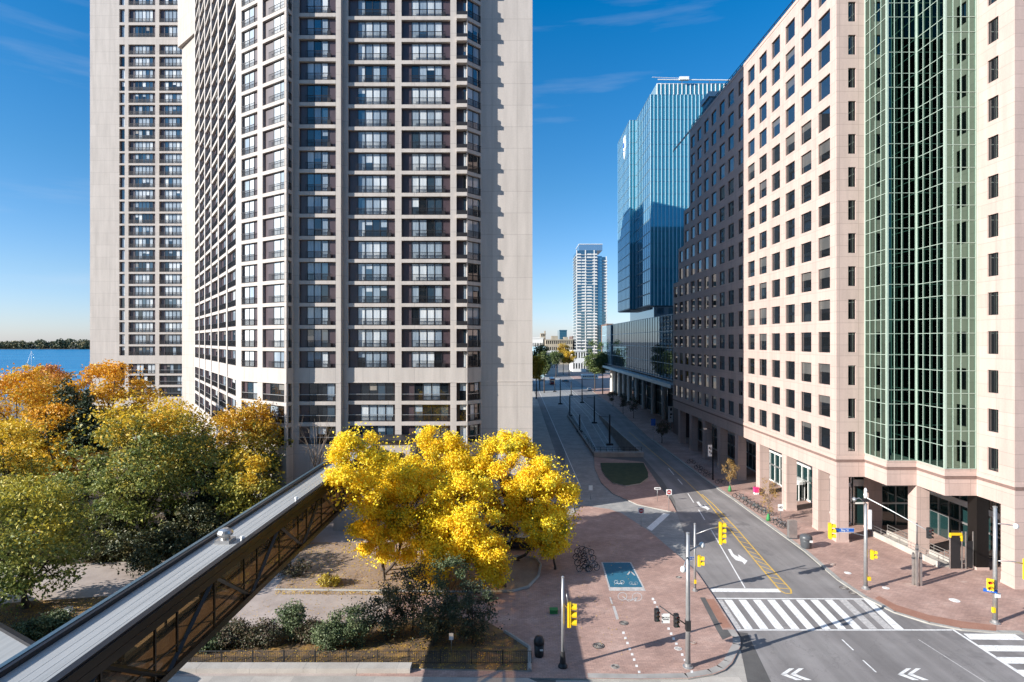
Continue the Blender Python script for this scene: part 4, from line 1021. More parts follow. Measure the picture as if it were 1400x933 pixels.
signal_head(sp, PX(778.5, Y), Y - .05, PZ(840, Y), 1.75, 3, (1, -.12)); finish_world(sp)

sp, X, Y = pole_thing('tallest light pole, on the brick corner, carrying two black cycle signals and a white sign', 940.5, 912, 730, .20, .13)
lamp_head(sp, (X, Y, PZ(755, Y)), (PX(963, Y) , Y + .6, PZ(749, Y))); lamp_head(sp, (X, Y, PZ(760, Y)), (PX(929.5, Y), Y - .9, PZ(772, Y)))
tubeobj('signal_arm', [(X, Y, PZ(856, Y)), (PX(905, Y), Y + .8, PZ(835, Y))], .05, M['sig_black'], sp)
m_ = MB(); m_.box(X - .18, X + .18, Y - .2, Y + .2, PZ(862, Y), PZ(848, Y), M['sig_black']); m_.build('control_box', sp)
signal_head(sp, PX(901, Y), Y + .7, PZ(847, Y), .95, 3, (.15, -1), 'sig_black'); signal_head(sp, PX(926, Y), Y + .3, PZ(851, Y), 1.0, 3, (.15, -1), 'sig_black')
s_ = sign_board(sp, 'cycle_sign', PX(912.5, Y), Y + .5, PZ(850, Y), .62, .72, 'sign_white', 'BICYCLE\nSIGNAL', .15, 'sign_ink'); finish_world(sp)

sp, X, Y = pole_thing('slim grey pole with a long-armed yellow traffic light and a Queens Quay sign', 950, 808, 717, .13, .10)
tubeobj('signal_arm', [(X, Y, PZ(731, Y)), (PX(971, Y), Y - .2, PZ(722, Y)), (PX(981, Y), Y - .2, PZ(720, Y))], .05, M['grey_metal'], sp)
signal_head(sp, PX(984, Y), Y - .25, PZ(728, Y), 2.1, 4, (1, -.25))
signal_head(sp, PX(955.5, Y), Y - .1, PZ(766.5, Y), 1.0, 2, (1, -.3))
s_ = sign_board(sp, 'street_sign', PX(944, Y), Y - .12, PZ(763, Y), 1.05, .36, 'sign_blue', 'Queens Quay', .17, 'sign_white', (.25, -1), 'sign_white')
m_ = MB(); m_.box(X - .1, X + .1, Y - .2, Y - .1, .9, 1.25, M['sig_yellow']); m_.build('push_button', sp); finish_world(sp)

sp, X, Y = pole_thing('grey pole on the right corner with a Bay Street sign and cameras on top', 1183.5, 805, 690, .20, .15)
tubeobj('signal_arm', [(X, Y, PZ(733, Y)), (PX(1142, Y), Y, PZ(723, Y))], .05, M['grey_metal'], sp)
signal_head(sp, PX(1135, Y), Y, PZ(726, Y), 1.5, 3, (1, -.3))
s_ = sign_board(sp, 'street_sign', PX(1154, Y), Y - .12, PZ(724.5, Y), 1.85, .42, 'sign_blue', 'Bay St', .32, 'sign_white', (0, -1), 'sign_white')
signal_head(sp, PX(1191.5, Y), Y - .1, PZ(758, Y), .85, 2, (1, -.3))
tubeobj('lamp_arm', [(X, Y, PZ(688, Y)), (PX(1172, Y), Y - .3, PZ(680, Y)), (PX(1165, Y), Y - .5, PZ(681, Y))], .05, M['grey_metal'], sp)
m_ = MB(); m_.lathe([(.06, .2), (.17, .1), (.2, -.05), (.1, -.2)][::-1], M['grey_metal'], (PX(1164, Y), Y - .5, PZ(681, Y)), 10); m_.build('lamp_head', sp)
tubeobj('long_arm', [(X, Y, PZ(680, Y)), (PX(1207, Y), Y - 1.2, PZ(693, Y)), (PX(1238, Y), Y - 3.0, PZ(713, Y) + .1)], .045, M['white_metal'], sp)
signal_head(sp, PX(1241, Y) - .1, Y - 3.2, PZ(716, Y) + .1, 1.0, 3, (.2, -1), 'sig_black', 0)
m_ = MB(); m_.box(X - .2, X + .2, Y - .2, Y + .2, PZ(686, Y), PZ(682, Y), M['sig_black']); m_.lathe([(.12, 0), (.2, .3), (.12, .55), (.16, .8), (.05, 1.0)], M['white_metal'], (X, Y, PZ(681, Y)), 10); m_.build('camera', sp)
m_ = MB(); m_.box(X + .25, X + .5, Y - .2, Y, PZ(723, Y), PZ(697, Y), M['white_metal']); m_.build('radio_box', sp)
m_ = MB(); m_.box(X + .12, X + .4, Y - .25, Y, 1.0, 1.35, M['sig_yellow']); m_.build('push_button', sp); finish_world(sp)

sp, X, Y = pole_thing('grey lamp pole at the right edge with yellow traffic lights, by the second zebra crossing', 1360.5, 852, 694, .20, .15)
lamp_head(sp, (X, Y, PZ(716, Y)), (PX(1385, Y), Y - .3, PZ(718, Y)))
tubeobj('signal_arm', [(X, Y, PZ(767, Y)), (PX(1380, Y), Y - .3, PZ(766, Y)), (PX(1396, Y), Y - .4, PZ(769, Y))], .05, M['grey_metal'], sp)
signal_head(sp, PX(1398, Y), Y - .5, PZ(776, Y), 1.75, 3, (-.55, -1))
signal_head(sp, PX(1351, Y), Y - .25, PZ(798, Y), .95, 2, (-.8, -1))
s_ = sign_board(sp, 'street_sign', PX(1351.5, Y), Y - .2, PZ(806.5, Y), 1.0, .3, 'sign_blue', 'Bay St', .2, 'sign_white', (-.5, -1))
m_ = MB(); m_.box(X - .15, X + .3, Y - .24, Y - .16, PZ(816, Y), PZ(810, Y), M['sign_white']); m_.build('notice', sp)
m_ = MB(); m_.box(X - .32, X - .1, Y - .2, Y, PZ(837, Y), PZ(830, Y), M['sig_yellow']); m_.build('push_button', sp); finish_world(sp)

# lamp pole with banner
sp, X, Y = pole_thing('tall bronze lamp pole with a white hanging banner in front of the shaded arcade', 974.7, 656, 581, .12, .08, 'bronze_metal', name='lamp_pole', cat='lamp post', group=None)
tubeobj('lamp_arm', [(X, Y, PZ(588, Y)), (PX(964, Y), Y, PZ(585, Y))], .05, M['bronze_metal'], sp)
m_ = MB(); m_.box(PX(961.5, Y), PX(966, Y), Y - .15, Y + .15, PZ(587.5, Y), PZ(585.5, Y), M['grey_metal']); m_.build('lamp_head', sp)
bn = sign_board(sp, 'banner', PX(970.5, Y), Y - .05, PZ(616.3, Y), .72, 2.05, 'sign_white')
m_ = MB(); yy = Y - .08
for (du, v0, v1) in ((-1.6, 611, 614), (.4, 612, 615.5), (-1.0, 617, 619), (.8, 618.5, 621)): m_.box(PX(970.5 + du, Y), PX(970.5 + du + 1.5, Y), yy - .012, yy, PZ(v1, Y), PZ(v0, Y), M['sign_ink'])
m_.build('emblem', bn); finish_world(sp)

# small regulatory signs
def small_sign(label, u, vb, us, vs, w, h, kind, z0=.12, name='road_sign', cat='road sign', group=None):
    X, Y = G(u, vb, z0); t_ = empty(name, (X, Y, z0), 0, label, cat, group); zc = PZ(vs, Y)
    tubeobj('post', [(X, Y, z0), (X, Y, zc + h/2)], .035, M['grey_metal'], t_, 6)
    b = sign_board(t_, 'sign_plate', X, Y - .06, zc, w, h, 'sign_white')
    if kind == 'noentry':
        m_ = MB(); m_.add([(X + .40*w*math.cos(a*.3927), Y - .086, zc + .40*w*math.sin(a*.3927)) for a in range(16)], [tuple(range(16))], M['sign_red']); m_.build('red_disc', b)
        m_ = MB(); m_.box(X - .27*w, X + .27*w, Y - .096, Y - .09, zc - .07*w, zc + .07*w, M['sign_white']); m_.build('white_bar', b)
    elif kind == 'oneway':
        m_ = MB(); m_.box(X - .36*w, X + .2*w, Y - .09, Y - .084, zc - .06, zc + .06, M['sign_ink']); m_.add([(X + .2*w, Y - .09, zc + .14), (X + .2*w, Y - .09, zc - .14), (X + .4*w, Y - .09, zc)], [(0, 1, 2)], M['sign_ink']); m_.build('arrow', b)
    elif kind: text(kind, h*.5, M['sign_ink'], (X, Y - .09, zc), (R(90), 0, 0), b)
    finish_world(t_); return t_
small_sign('no entry sign standing at the near edge of the slip lane', 876.5, 721, 876, 698.5, .78, .78, 'noentry', group='no entry signs')
small_sign('no entry sign at the tip of the paved island, close to the shadow edge', 914.5, 698, 914, 673, .80, .80, 'noentry', group='no entry signs')
small_sign('narrow white one-way arrow sign on the paved island', 898.7, 686, 898.7, 668, .95, .34, 'oneway')
small_sign('white notice sign in the shaded left lane beside the yellow trees', 807.5, 683, 807.5, 667, .62, .75, 'NO\nTRUCKS' if False else None, z0=.02)
small_sign('white speed sign reading 40 beside the bicycle row', 1067, 712, 1067, 694, .72, .95, '40')
small_sign('small white sign on a short post in the dark shrubs by the fence', 617, 893, 617, 870, .34, .52, None, z0=.2)
bs = small_sign('blue transit stop sign by the kerb in front of the glass podium', 893, 604, 893, 577.5, 1.1, 1.7, None, cat='bus stop sign')
for ch in CHILD[bs.name]:
    if ch.name.startswith('sign_plate'):
        ch.data.materials.clear(); ch.data.materials.append(M['sign_blue'])
X, Y = G(917, 590, .12)
t_ = empty('blade_sign', (X, Y, .12), 0, 'tall white blade sign with dark symbols against the first shaded pillar', 'sign')
m_ = MB(); m_.box(X - .62, X + .62, Y - .12, Y + .12, PZ(577.5, Y), PZ(555.5, Y), M['sign_white']); b = m_.build('sign_plate', t_)
tubeobj('post', [(X, Y + .2, .12), (X, Y + .2, PZ(556, Y))], .09, M['grey_metal'], t_)
m_ = MB()
for (u0, u1, v0, v1) in ((915.8, 918.5, 558, 561.5), (915.8, 919, 565.5, 567.5), (915.8, 917.6, 570, 571.5)): m_.box(PX(u0, Y), PX(u1, Y), Y - .135, Y - .125, PZ(v1, Y), PZ(v0, Y), M['sign_ink'])
m_.build('symbols', b); finish_world(t_)

# black poles of the tram line
for i, (u, vb, vt, lb) in enumerate(((833.5, 609, 567, 'black tram pole on the ramp wall, nearest the tunnel mouth on the right side'), (792.5, 591, 567, 'short black tram pole on the left edge of the ramp'), (812.6, 579, 541.5, 'black tram pole with a broad foot at the right edge of the ramp'), (779, 569, 541, 'black tram pole along the left side of the tracks, second from the ramp'),
                                      (766, 553, 518, 'tall black tram pole on the left of the tracks near the sunlit crossing'), (795.8, 551, 517, 'tall black tram pole on the right of the tracks with a broad foot'), (758.5, 536, 515, 'slim black tram pole beside the red tram'), (781, 541, 522, 'slim black tram pole in the middle of the far tracks'))):
    X, Y = G(u, vb, .0); t_ = empty('tram_pole', (X, Y, 0), 0, lb, 'pole', 'black poles along the tram line'); zt = PZ(vt, Y)
    tubeobj('pole', [(X, Y, 0), (X, Y, zt)], [.22, .17], M['sig_black'], t_, 8); m_ = MB(); m_.box(X - .8, X + .8, Y - .5, Y + .5, 0.0, .45, M['sig_black']); m_.build('footing', t_)
    if i not in (1,): tubeobj('wire_arm', [(X, Y, zt - .6), (X + (2.4 if X < 22 else -2.4), Y, zt - .4)], .05, M['sig_black'], t_, 5)
    finish_world(t_)
# parapet wall, rails round the ramp
pw = empty('ramp_parapet', (22, 127, 0), 0, 'low concrete parapet with black railing round the tram ramp', 'wall')
m_ = MB(); m_.box(16.5, 27.2, 125.6, 126.95, 0, 1.0, M['grey_conc']); m_.box(26.85, 27.2, 127, 192, 0, .75, M['grey_conc']); m_.box(16.5, 16.95, 127, 192, 0, .7, M['grey_conc']); m_.build('wall', pw)
m_ = MB()
for z in (1.5, 1.95):
    m_.tube([(16.8, 126.7, z), (27, 126.7, z)], .05, M['sig_black'], 5); m_.tube([(16.8, 126.7, z), (16.8, 192, z - .3)], .05, M['sig_black'], 5)
for i in range(9): m_.tube([(16.8 + i*1.27, 126.7, 1.0), (16.8 + i*1.27, 126.7, 2.0)], .045, M['sig_black'], 5)
for i in range(26): m_.tube([(16.8, 127 + i*2.6, .7), (16.8, 127 + i*2.6, 1.8)], .045, M['sig_black'], 5)
m_.build('railing', pw); finish_world(pw)

# steel posts, ramp with railings, gate, bins
for i, (u, v, vt, r, lb) in enumerate(((1248.7, 800, 757, .10, 'left one of the three steel square posts on the right corner'), (1253.6, 801.5, 745, .10, 'middle and tallest of the three steel square posts'), (1258.7, 801, 757, .10, 'right one of the three steel square posts on the right corner'))):
    X, Y = G(u, v, .12); t_ = empty('steel_post', (X, Y, .12), 0, lb, 'post', 'steel posts on the right corner'); zt = PZ(vt, Y)
    m_ = MB(); m_.box(X - r, X + r, Y - r, Y + r, .12, zt, M['steel']); m_.build('shaft', t_)
    m_ = MB(); m_.box(X - r*.7, X + r*.7, Y - r*.7, Y + r*.7, zt + .002, zt + .10, M['bin_grey']); m_.box(X - r - .006, X + r + .006, Y - r - .006, Y + r + .006, zt - .55, zt - .35, M['bin_grey']); m_.build('cap', t_)
    if i == 1: tubeobj('mast', [(X, Y, zt), (X, Y, PZ(715, Y))], .06, M['bin_grey'], t_, 6)
    finish_world(t_)
X, Y = G(1200, 737, .12)
rp = empty('access_ramp', (43, 66, .12), 0, 'sloping concrete access ramp with steel handrails beside the arcade', 'ramp')
pa, pb = G(1192, 733, .12), G(1282, 776, .12)
d = Vector((pb[0]-pa[0], pb[1]-pa[1])); Lr = d.length; fr = Matrix(((d.x/Lr, -d.y/Lr, 0, pa[0]), (d.y/Lr, d.x/Lr, 0, pa[1]), (0, 0, 1, .12), (0, 0, 0, 1)))
m_ = MB(fr); m_.box(0, Lr, 0, .25, 0, .65, M['concrete_walk']); m_.box(0, Lr, 2.0, 2.25, 0, .65, M['concrete_walk']); m_.box(0, Lr, .26, 1.99, 0, .12, M['concrete_walk']); m_.build('ramp_body', rp)
for yy in (.12, 2.12):
    m_ = MB(fr)
    for z in (1.0, 1.35): m_.tube([(0, yy, z), (Lr, yy, z)], .035, M['steel'], 6)
    for i in range(8): m_.tube([(Lr*i/7, yy, .6), (Lr*i/7, yy, 1.36)], .03, M['steel'], 6)
    m_.build('handrail', rp)
finish_world(rp)
X0_, Y0_ = G(1300, 778, .12); X1_, Y1_ = G(1320, 781, .12)
gk = empty('steel_gate', (X0_, Y0_, .12), 0, 'dark mesh gate with a yellow top frame under the glass corner', 'gate')
m_ = MB(); m_.box(X0_, X1_ - .1, Y0_ - .03, Y0_ + .03, .2, PZ(735, Y0_), M['sig_black']); m_.build('mesh_panel', gk)
m_ = MB(); m_.box(X0_ - .12, X1_ + .05, Y0_ - .1, Y0_ + .1, PZ(732, Y0_), PZ(729, Y0_), M['sig_yellow']); m_.box(X0_ - .14, X0_ - .01, Y0_ - .1, Y0_ + .1, PZ(735, Y0_), PZ(732.2, Y0_), M['sig_yellow']); m_.box(X1_ - .06, X1_ + .1, Y0_ - .1, Y0_ + .1, PZ(740, Y0_), PZ(732.1, Y0_), M['sig_yellow']); m_.build('yellow_frame', gk)
m_ = MB()
for x in (X0_ - .1, X1_ + .08, X1_ + .5, X1_ + 1.3): m_.box(x - .05, x + .05, Y0_ - .05, Y0_ + .05, .12, PZ(727, Y0_) - (0 if x > X1_ else .6), M['steel'])
m_.box(X1_ + .55, X1_ + 1.25, Y0_ - .03, Y0_ + .03, .3, PZ(740, Y0_), M['sig_black']); m_.build('gate_posts', gk); finish_world(gk)
X, Y = G(1102, 749, .12)
tb_ = empty('litter_bin', (X, Y, .12), 0, 'bulky dark grey street litter bin near the kerb by the steel kiosk pillar', 'litter bin')
m_ = MB(); m_.lathe([(.52, 0), (.58, .1), (.66, .9), (.66, 1.0)], M['bin_grey'], (X, Y, .12), 18); m_.build('body', tb_, True)
m_ = MB(); m_.lathe([(.70, 1.0), (.72, 1.06), (.70, 1.35), (.58, 1.52), (.3, 1.62), (.02, 1.64)], M['bin_grey'], (X, Y, .12), 18); m_.build('lid', tb_, True)
m_ = MB(); m_.box(X + .1, X + .45, Y - .73, Y - .69, .95, 1.2, M['sign_white']); m_.build('label_plate', tb_); finish_world(tb_)
X, Y = G(1083, 736, .12)
kp_ = empty('information_pillar', (X, Y, .12), 0, 'plain square brushed steel information pillar by the kerb', 'pillar')
m_ = MB(); m_.box(X - .5, X + .5, Y - .3, Y + .3, .22, PZ(711.5, Y), M['steel']); m_.build('body', kp_)
m_ = MB(); m_.box(X - .55, X + .55, Y - .35, Y + .35, .12, .219, M['bin_grey']); m_.build('plinth', kp_); finish_world(kp_)
X, Y = G(1034, 676, .12)
nb = empty('newspaper_box', (X, Y, .12), 0, 'bright pink newspaper box in front of the first sunlit arcade pillar', 'newspaper box')
m_ = MB(); m_.box(X - .38, X + .38, Y - .3, Y + .3, .45, 1.15, M['pink']); m_.prism([(X - .42, Y - .34), (X + .42, Y - .34), (X + .42, Y + .34), (X - .42, Y + .34)], 1.151, 1.25, M['pink']); m_.build('box', nb)
m_ = MB(); m_.box(X - .34, X + .34, Y - .26, Y + .26, .12, .449, M['sign_white']); m_.build('stand', nb); finish_world(nb)
X, Y = G(737, 897, .12)
lb_ = empty('litter_bin', (X, Y, .12), 0, 'black oval litter bin in the shade beside the grey signal pole', 'litter bin')
m_ = MB(); m_.lathe([(.34, 0), (.37, .1), (.40, .95)], M['bin_black'], (X, Y, .12), 16); m_.build('body', lb_, True)
m_ = MB(); m_.lathe([(.42, .95), (.42, 1.25), (.3, 1.5), (.02, 1.58)], M['bin_black'], (X, Y, .12), 16); m_.build('lid', lb_, True)
m_ = MB(); m_.box(X + .05, X + .3, Y - .43, Y - .40, .72, .85, M['sign_white']); m_.build('label_plate', lb_); finish_world(lb_)
X, Y = G(664, 820, .12)
pt = empty('planter_tub', (X, Y, .12), 0, 'weathered grey tub at the edge of the yellow tree bed', 'planter')
m_ = MB(); m_.lathe([(.42, 0), (.5, .7), (.55, .78), (.48, .78), (.44, .5)], M['grey_conc'], (X, Y, .12), 16); m_.build('tub', pt, True); m_ = MB(); m_.lathe([(.44, .62), (.2, .66), (.01, .67)], M['dirt_dark'], (X, Y, .12), 12); m_.build('soil', pt); finish_world(pt)
X, Y = G(757, 838, .12)
gb = empty('utility_cover', (X, Y, .12), 0, 'small green utility box on the shaded brick plaza', 'utility box')
m_ = MB(); m_.box(X - .35, X + .35, Y - .28, Y + .28, .12, .42, M['green_bag']); m_.build('body', gb); m_ = MB(); m_.box(X - .38, X + .38, Y - .31, Y + .31, .421, .48, M['green_bag']); m_.build('lid', gb); finish_world(gb)
for (u, v, vt, lb) in ((374, 868, 850, 'white box-headed path light in the bed right of the footbridge'), (94, 846, 831, 'white box-headed path light left of the footbridge')):
    X, Y = G(u, v, .2); t_ = empty('path_light', (X, Y, .2), 0, lb, 'path light', 'white path lights'); zt = PZ(vt, Y)
    tubeobj('post', [(X, Y, .2), (X, Y, zt - .35)], .05, M['white_metal'], t_, 6); m_ = MB(); m_.box(X - .24, X + .24, Y - .2, Y + .2, zt - .35, zt, M['white_metal']); m_.box(X - .27, X + .27, Y - .23, Y + .23, zt + .001, zt + .05, M['grey_metal']); m_.build('lamp_box', t_); finish_world(t_)
# manhole covers
def manhole(u, v, ru, label, mat='iron', group='manhole covers', ringm='kerb', z=.121):
    X, Y = G(u, v, z); r = ru*Y/800
    t_ = empty('manhole_cover', (X, Y, z), 0, label, 'manhole cover', group)
    m_ = MB(); m_.lathe([(r, 0), (r, .008)], M[ringm], (X, Y, z), 20); m_.build('ring', t_); m_ = MB(); m_.lathe([(r*.86, .0085), (r*.86, .014)], M[mat], (X, Y, z), 20)
    for i in range(3): m_.torus((X, Y, z + .014), (0, 0, 1), r*.25*(i+1), .014, M['grey_conc'], 18, 4)
    m_.build('cover', t_); finish_world(t_)
manhole(818.5, 883, 8.5, 'largest round iron manhole cover on the sunlit brick corner', ringm='iron'); manhole(841, 911.5, 6, 'small iron manhole cover with a pale ring near the bottom edge')
manhole(853, 852, 6.5, 'iron manhole cover below the painted bicycle', ringm='iron'); manhole(928, 789.5, 4, 'iron manhole cover left of the Queens Quay sign pole', ringm='iron')
manhole(948, 879, 5, 'rusty round cover right of the tallest pole', 'terracotta', ringm='terracotta'); manhole(927, 887, 5, 'pale round cover left of the tallest pole', 'worn_paint', ringm='white_paint')
manhole(1159, 783.5, 4.5, 'pale round cover left of the Bay Street sign pole', 'white_paint', ringm='white_paint'); manhole(1211, 804, 4.5, 'pale round cover right of the Bay Street sign pole', 'white_paint', ringm='white_paint')
manhole(1305, 821, 6.5, 'pale round cover in front of the steel gate', 'white_paint', ringm='white_paint'); manhole(1138, 772, 4.5, 'brown round cover in the pavement near the right kerb', 'terracotta', ringm='iron')
manhole(1154, 804, 6, 'iron drain cover in the gutter above the zebra crossing', ringm='iron', z=.005); manhole(1167, 811, 6, 'second iron drain cover in the gutter, nearer the zebra crossing', ringm='iron', z=.005)
# front fence and low wall
fn = empty('iron_fence', (-10, 45.7, 0), 0, 'black iron railing fence along the front of the shrub bed', 'fence')
fx0, fy0 = G(236, 900, 0); 
def fence_run(a, b):
    A, Bv = Vector(a), Vector(b); L = (Bv-A).length; n = int(L/.14); m_ = MB(); ps = MB()
    for z in (.32, 1.18): m_.tube([(A.x, A.y, z), (Bv.x, Bv.y, z)], .022, M['sig_black'], 5)
    for i in range(n + 1):
        p = A + (Bv-A)*i/n; m_.box(p.x-.009, p.x+.009, p.y-.009, p.y+.009, .2, 1.2, M['sig_black'])
    for i in range(int(L/2.4) + 1):
        p = A + (Bv-A)*min(1, i*2.4/L); ps = MB(); ps.box(p.x-.035, p.x+.035, p.y-.035, p.y+.035, .05, 1.3, M['sig_black']); ps.build('post', fn)
    m_.build('railing', fn)
fence_run((-27.5, 44.9), (1.1, 44.9)); finish_world(fn)
lw = empty('kerb_wall', (-20, 44.2, 0), 0, 'long low concrete kerb wall in front of the iron fence', 'wall')
m_ = MB()
for i in range(8):
    x0 = -40 + i*4.0
    if x0 > -9: break
    m_.box(x0, x0 + 3.985, 43.75, 44.6, .1, .48 + .004*(i % 2), M['grey_conc'] if False else M['concrete_walk'])
m_.build('blocks', lw); finish_world(lw)
# ---------------------------------------------------------------- bicycles, vehicles, boat
def bicycle(label, group, mat):
    r = empty('bicycle', (0, 0, 0), 0, label, 'bicycle', group)
    for x in (-.52, .52):
        m_ = MB(); m_.torus((x, 0, .34), (0, 1, 0), .32, .038, M['rubber'], 18, 5); m_.torus((x, 0, .34), (0, 1, 0), .29, .012, M['steel'], 16, 4)
        for k in range(6): a = k*math.pi/6; m_.tube([(x - .29*math.cos(a), 0, .34 - .29*math.sin(a)), (x + .29*math.cos(a), 0, .34 + .29*math.sin(a))], .005, M['steel'], 3, False)
        m_.build('wheel', r)
    m_ = MB()
    bbk, st, hd, rx, fxp = (-.08, 0, .30), (-.22, 0, .78), (.36, 0, .82), (-.52, 0, .34), (.52, 0, .34)
    for a, b in ((bbk, st), (st, hd), (bbk, (.38, 0, .72)), (bbk, rx), (st, rx), (hd, fxp)): m_.tube([a, b], .032, mat, 6)
    m_.build('frame', r)
    m_ = MB(); m_.tube([hd, (.34, 0, 1.0)], .018, M['steel'], 6); m_.tube([(.30, -.27, 1.02), (.36, 0, 1.0), (.30, .27, 1.02)], .018, M['sig_black'], 6); m_.build('handlebar', r)
    m_ = MB(); m_.tube([st, (-.25, 0, .92)], .016, M['steel'], 6); m_.lathe([(.06, 0), (.11, .03), (.09, .07)], M['sig_black'], (-.27, 0, .91), 8); m_.build('saddle', r)
    return r
def rack_row(pts, label, group, mats, rz):
    protos = []
    for i, (u, v) in enumerate(pts):
        X, Y = G(u, v, .12)
        if i < len(mats): o = bicycle(label, group, mats[i]); protos.append(o)
        else: o = dup(protos[i % len(mats)]); o['label'] = label; o['group'] = group
        o.location = (X, Y, .12); o.rotation_euler = (0, 0, R(rz + random.uniform(-14, 14)))
blk = plain('bike_black', (.02, .02, .022), .4); gry = plain('bike_grey', (.22, .22, .23), .4, .4); rdm = plain('bike_teal', (.03, .09, .10), .4)
rack_row([(1009, 681), (1014, 684), (1019, 688), (1024, 691), (1029, 694), (1034, 697), (1039, 700), (1044, 703), (1049, 705)], 'bicycle parked in the sunny row beside the pink newspaper box and young tree', 'bicycles in the sunny kerb row', [blk, gry, rdm], 155)
rack_row([(1061, 716), (1066, 719), (1071, 722), (1075, 724)], 'bicycle parked between the young tree and the steel information pillar', 'bicycles beside the steel pillar', [gry, blk], 150)
rack_row([(795, 757), (803, 760), (793, 765), (805, 768), (796, 774), (807, 777), (799, 782), (810, 781)], 'dark bicycle in the shaded cluster left of the blue bike box', 'bicycles clustered in the tree shade', [blk, gry], 10)
rack_row([(955, 642), (961, 647), (968, 652), (945, 634), (985, 662)], 'bicycle parked in the deep shade near the banner lamp pole', 'bicycles along the shaded kerb', [blk], 150)

def wheel(r, x, y, rad, w):
    m_ = MB(); m_.M = Matrix.Translation((x, y, rad)) @ Matrix.Rotation(R(90), 4, 'X')
    m_.lathe([(rad*.6, -w/2), (rad, -w/2*.8), (rad, w/2*.8), (rad*.6, w/2)], M['rubber'], (0, 0, 0), 18); wh = m_.build('wheel', r)
    m2 = MB(); m2.M = m_.M; m2.lathe([(rad*.58, -w/2 - .012), (rad*.58, w/2 + .012)], M['steel'], (0, 0, 0), 14); m2.build('rim', wh)
def car(name, label, cat, body, loc, rz, L=4.5, Wd=1.8, H=1.45, van=False, group=None):
    r = empty(name, (0, 0, 0), 0, label, cat, group); h = L/2; y = Wd/2
    prof = [(-h, .35), (-h, .75), (-h*.97, .92), (-h*.60, .98), (h*.42, .95), (h*.93, .82), (h, .66), (h, .35)]
    m_ = MB(); n = len(prof)
    pts = [(p[0], -y, p[1]) for p in prof] + [(p[0], y, p[1]) for p in prof]
    m_.add(pts, [tuple(range(n-1, -1, -1)), tuple(range(n, 2*n))] + [(i, (i+1) % n, n+(i+1) % n, n+i) for i in range(n)], body)
    roof = [(-h*.62, H-.12), (-h*.45, H), (h*.10, H), (h*.18, H-.06)] if not van else [(-h*.95, H-.1), (-h*.9, H), (h*.45, H), (h*.52, H-.1)]
    k = len(roof); yi = y*.80
    m_.add([(p[0], -yi, p[1]) for p in roof] + [(p[0], yi, p[1]) for p in roof] , [tuple(range(k-1, -1, -1)), tuple(range(k, 2*k))] + [(i, i+1, k+i+1, k+i) for i in range(k-1)], body)
    m_.build('body', r)
    g = MB(); a0, a1 = roof[0], roof[-1]; b0 = (-h*.80 if not van else -h*.97, .97); b1 = (h*.46 if not van else h*.62, .955); yo = y*.93
    P = [(b0[0], -yo, b0[1]), (b1[0], -yo, b1[1]), (a1[0], -yi, a1[1]), (a0[0], -yi, a0[1]), (b0[0], yo, b0[1]), (b1[0], yo, b1[1]), (a1[0], yi, a1[1]), (a0[0], yi, a0[1])]
    g.add(P, [(0,1,2,3), (7,6,5,4), (1,5,6,2), (4,0,3,7)], M['off_glass']); g.build('windows', r)
    for sx in (-.62, .60):
        for sy in (-1, 1): wheel(r, h*sx, sy*(y - .08), .33, .22)
    for sy in (-1, 1):
        b = MB(); b.box(h*.985, h*1.004, sy*y*.72 - .16, sy*y*.72 + .16, .62, .74, M['sign_white']); b.build('headlight', r)
        b = MB(); b.box(-h*1.004, -h*.99, sy*y*.75 - .14, sy*y*.75 + .14, .68, .84, M['sign_red']); b.build('tail_light', r)
    r.location = loc; r.rotation_euler = (0, 0, rz); return r
wht = plain('car_white', (.75, .75, .74), .25, var=.02); dkc = plain('car_dark', (.03, .033, .04), .25, .2, var=.05); slv = plain('car_silver', (.42, .43, .44), .25, .5, var=.03); rdc = plain('tram_red', (.28, .03, .03), .35, var=.06)
X, Y = G(806, 534); car('parked_car', 'white car driving on the far part of the street', 'car', wht, (X, Y, .01), R(-90))
X, Y = G(773, 522.5); car('parked_car', 'dark car crossing the far junction', 'car', dkc, (X, Y, .01), R(175))
X, Y = G(741, 522); car('parked_car', 'small silver car at the far left of the junction', 'car', slv, (X, Y, .01), R(170))
X, Y = G(686, 738, .1); car('parked_car', 'dark car half hidden behind the yellow trees, nearest the tower', 'car', dkc, (X, Y + 3, .12), R(172), group=None)
X, Y = G(704, 764, .1); car('parked_car', 'black car parked under the right yellow tree', 'car', dkc, (X + .5, Y + 3.5, .12), R(176), group=None)
def tram(label, name, cat, mat, loc, rz, L, H, Wd, stripe):
    r = empty(name, (0, 0, 0), 0, label, cat); h = L/2; y = Wd/2
    m_ = MB(); m_.prism([(-h, -y*.85), (-h*.96, -y), (h*.96, -y), (h, -y*.85), (h, y*.85), (h*.96, y), (-h*.96, y), (-h, y*.85)], .5, H, mat); m_.build('body', r)
    m_ = MB(); m_.box(-h*.95, h*.95, -y*.9, y*.9, H + .001, H + .3, M['sign_white']); m_.build('roof', r)
    for sy in (-1, 1):
        m_ = MB()
        for i in range(8): m_.box(-h*.9 + i*L*.113, -h*.9 + i*L*.113 + L*.092, sy*(y + .006) - .004, sy*(y + .006) + .004, H*.5, H*.82, M['off_glass'])
        m_.build('windows', r)
    m_ = MB(); m_.box(h + .002, h + .012, -y*.75, y*.75, H*.45, H*.85, M['off_glass']); m_.box(-h - .012, -h - .002, -y*.75, y*.75, H*.45, H*.85, M['off_glass']); m_.build('windscreen', r)
    m_ = MB(); m_.box(-h*.97, h*.97, -y - .004, y + .004, H*.36, H*.42, M[stripe]); m_.build('stripe', r)
    for sx in (-.6, .6):
        for sy in (-1, 1): wheel(r, h*sx, sy*(y - .2), .42, .3)
    r.location = loc; r.rotation_euler = (0, 0, rz)
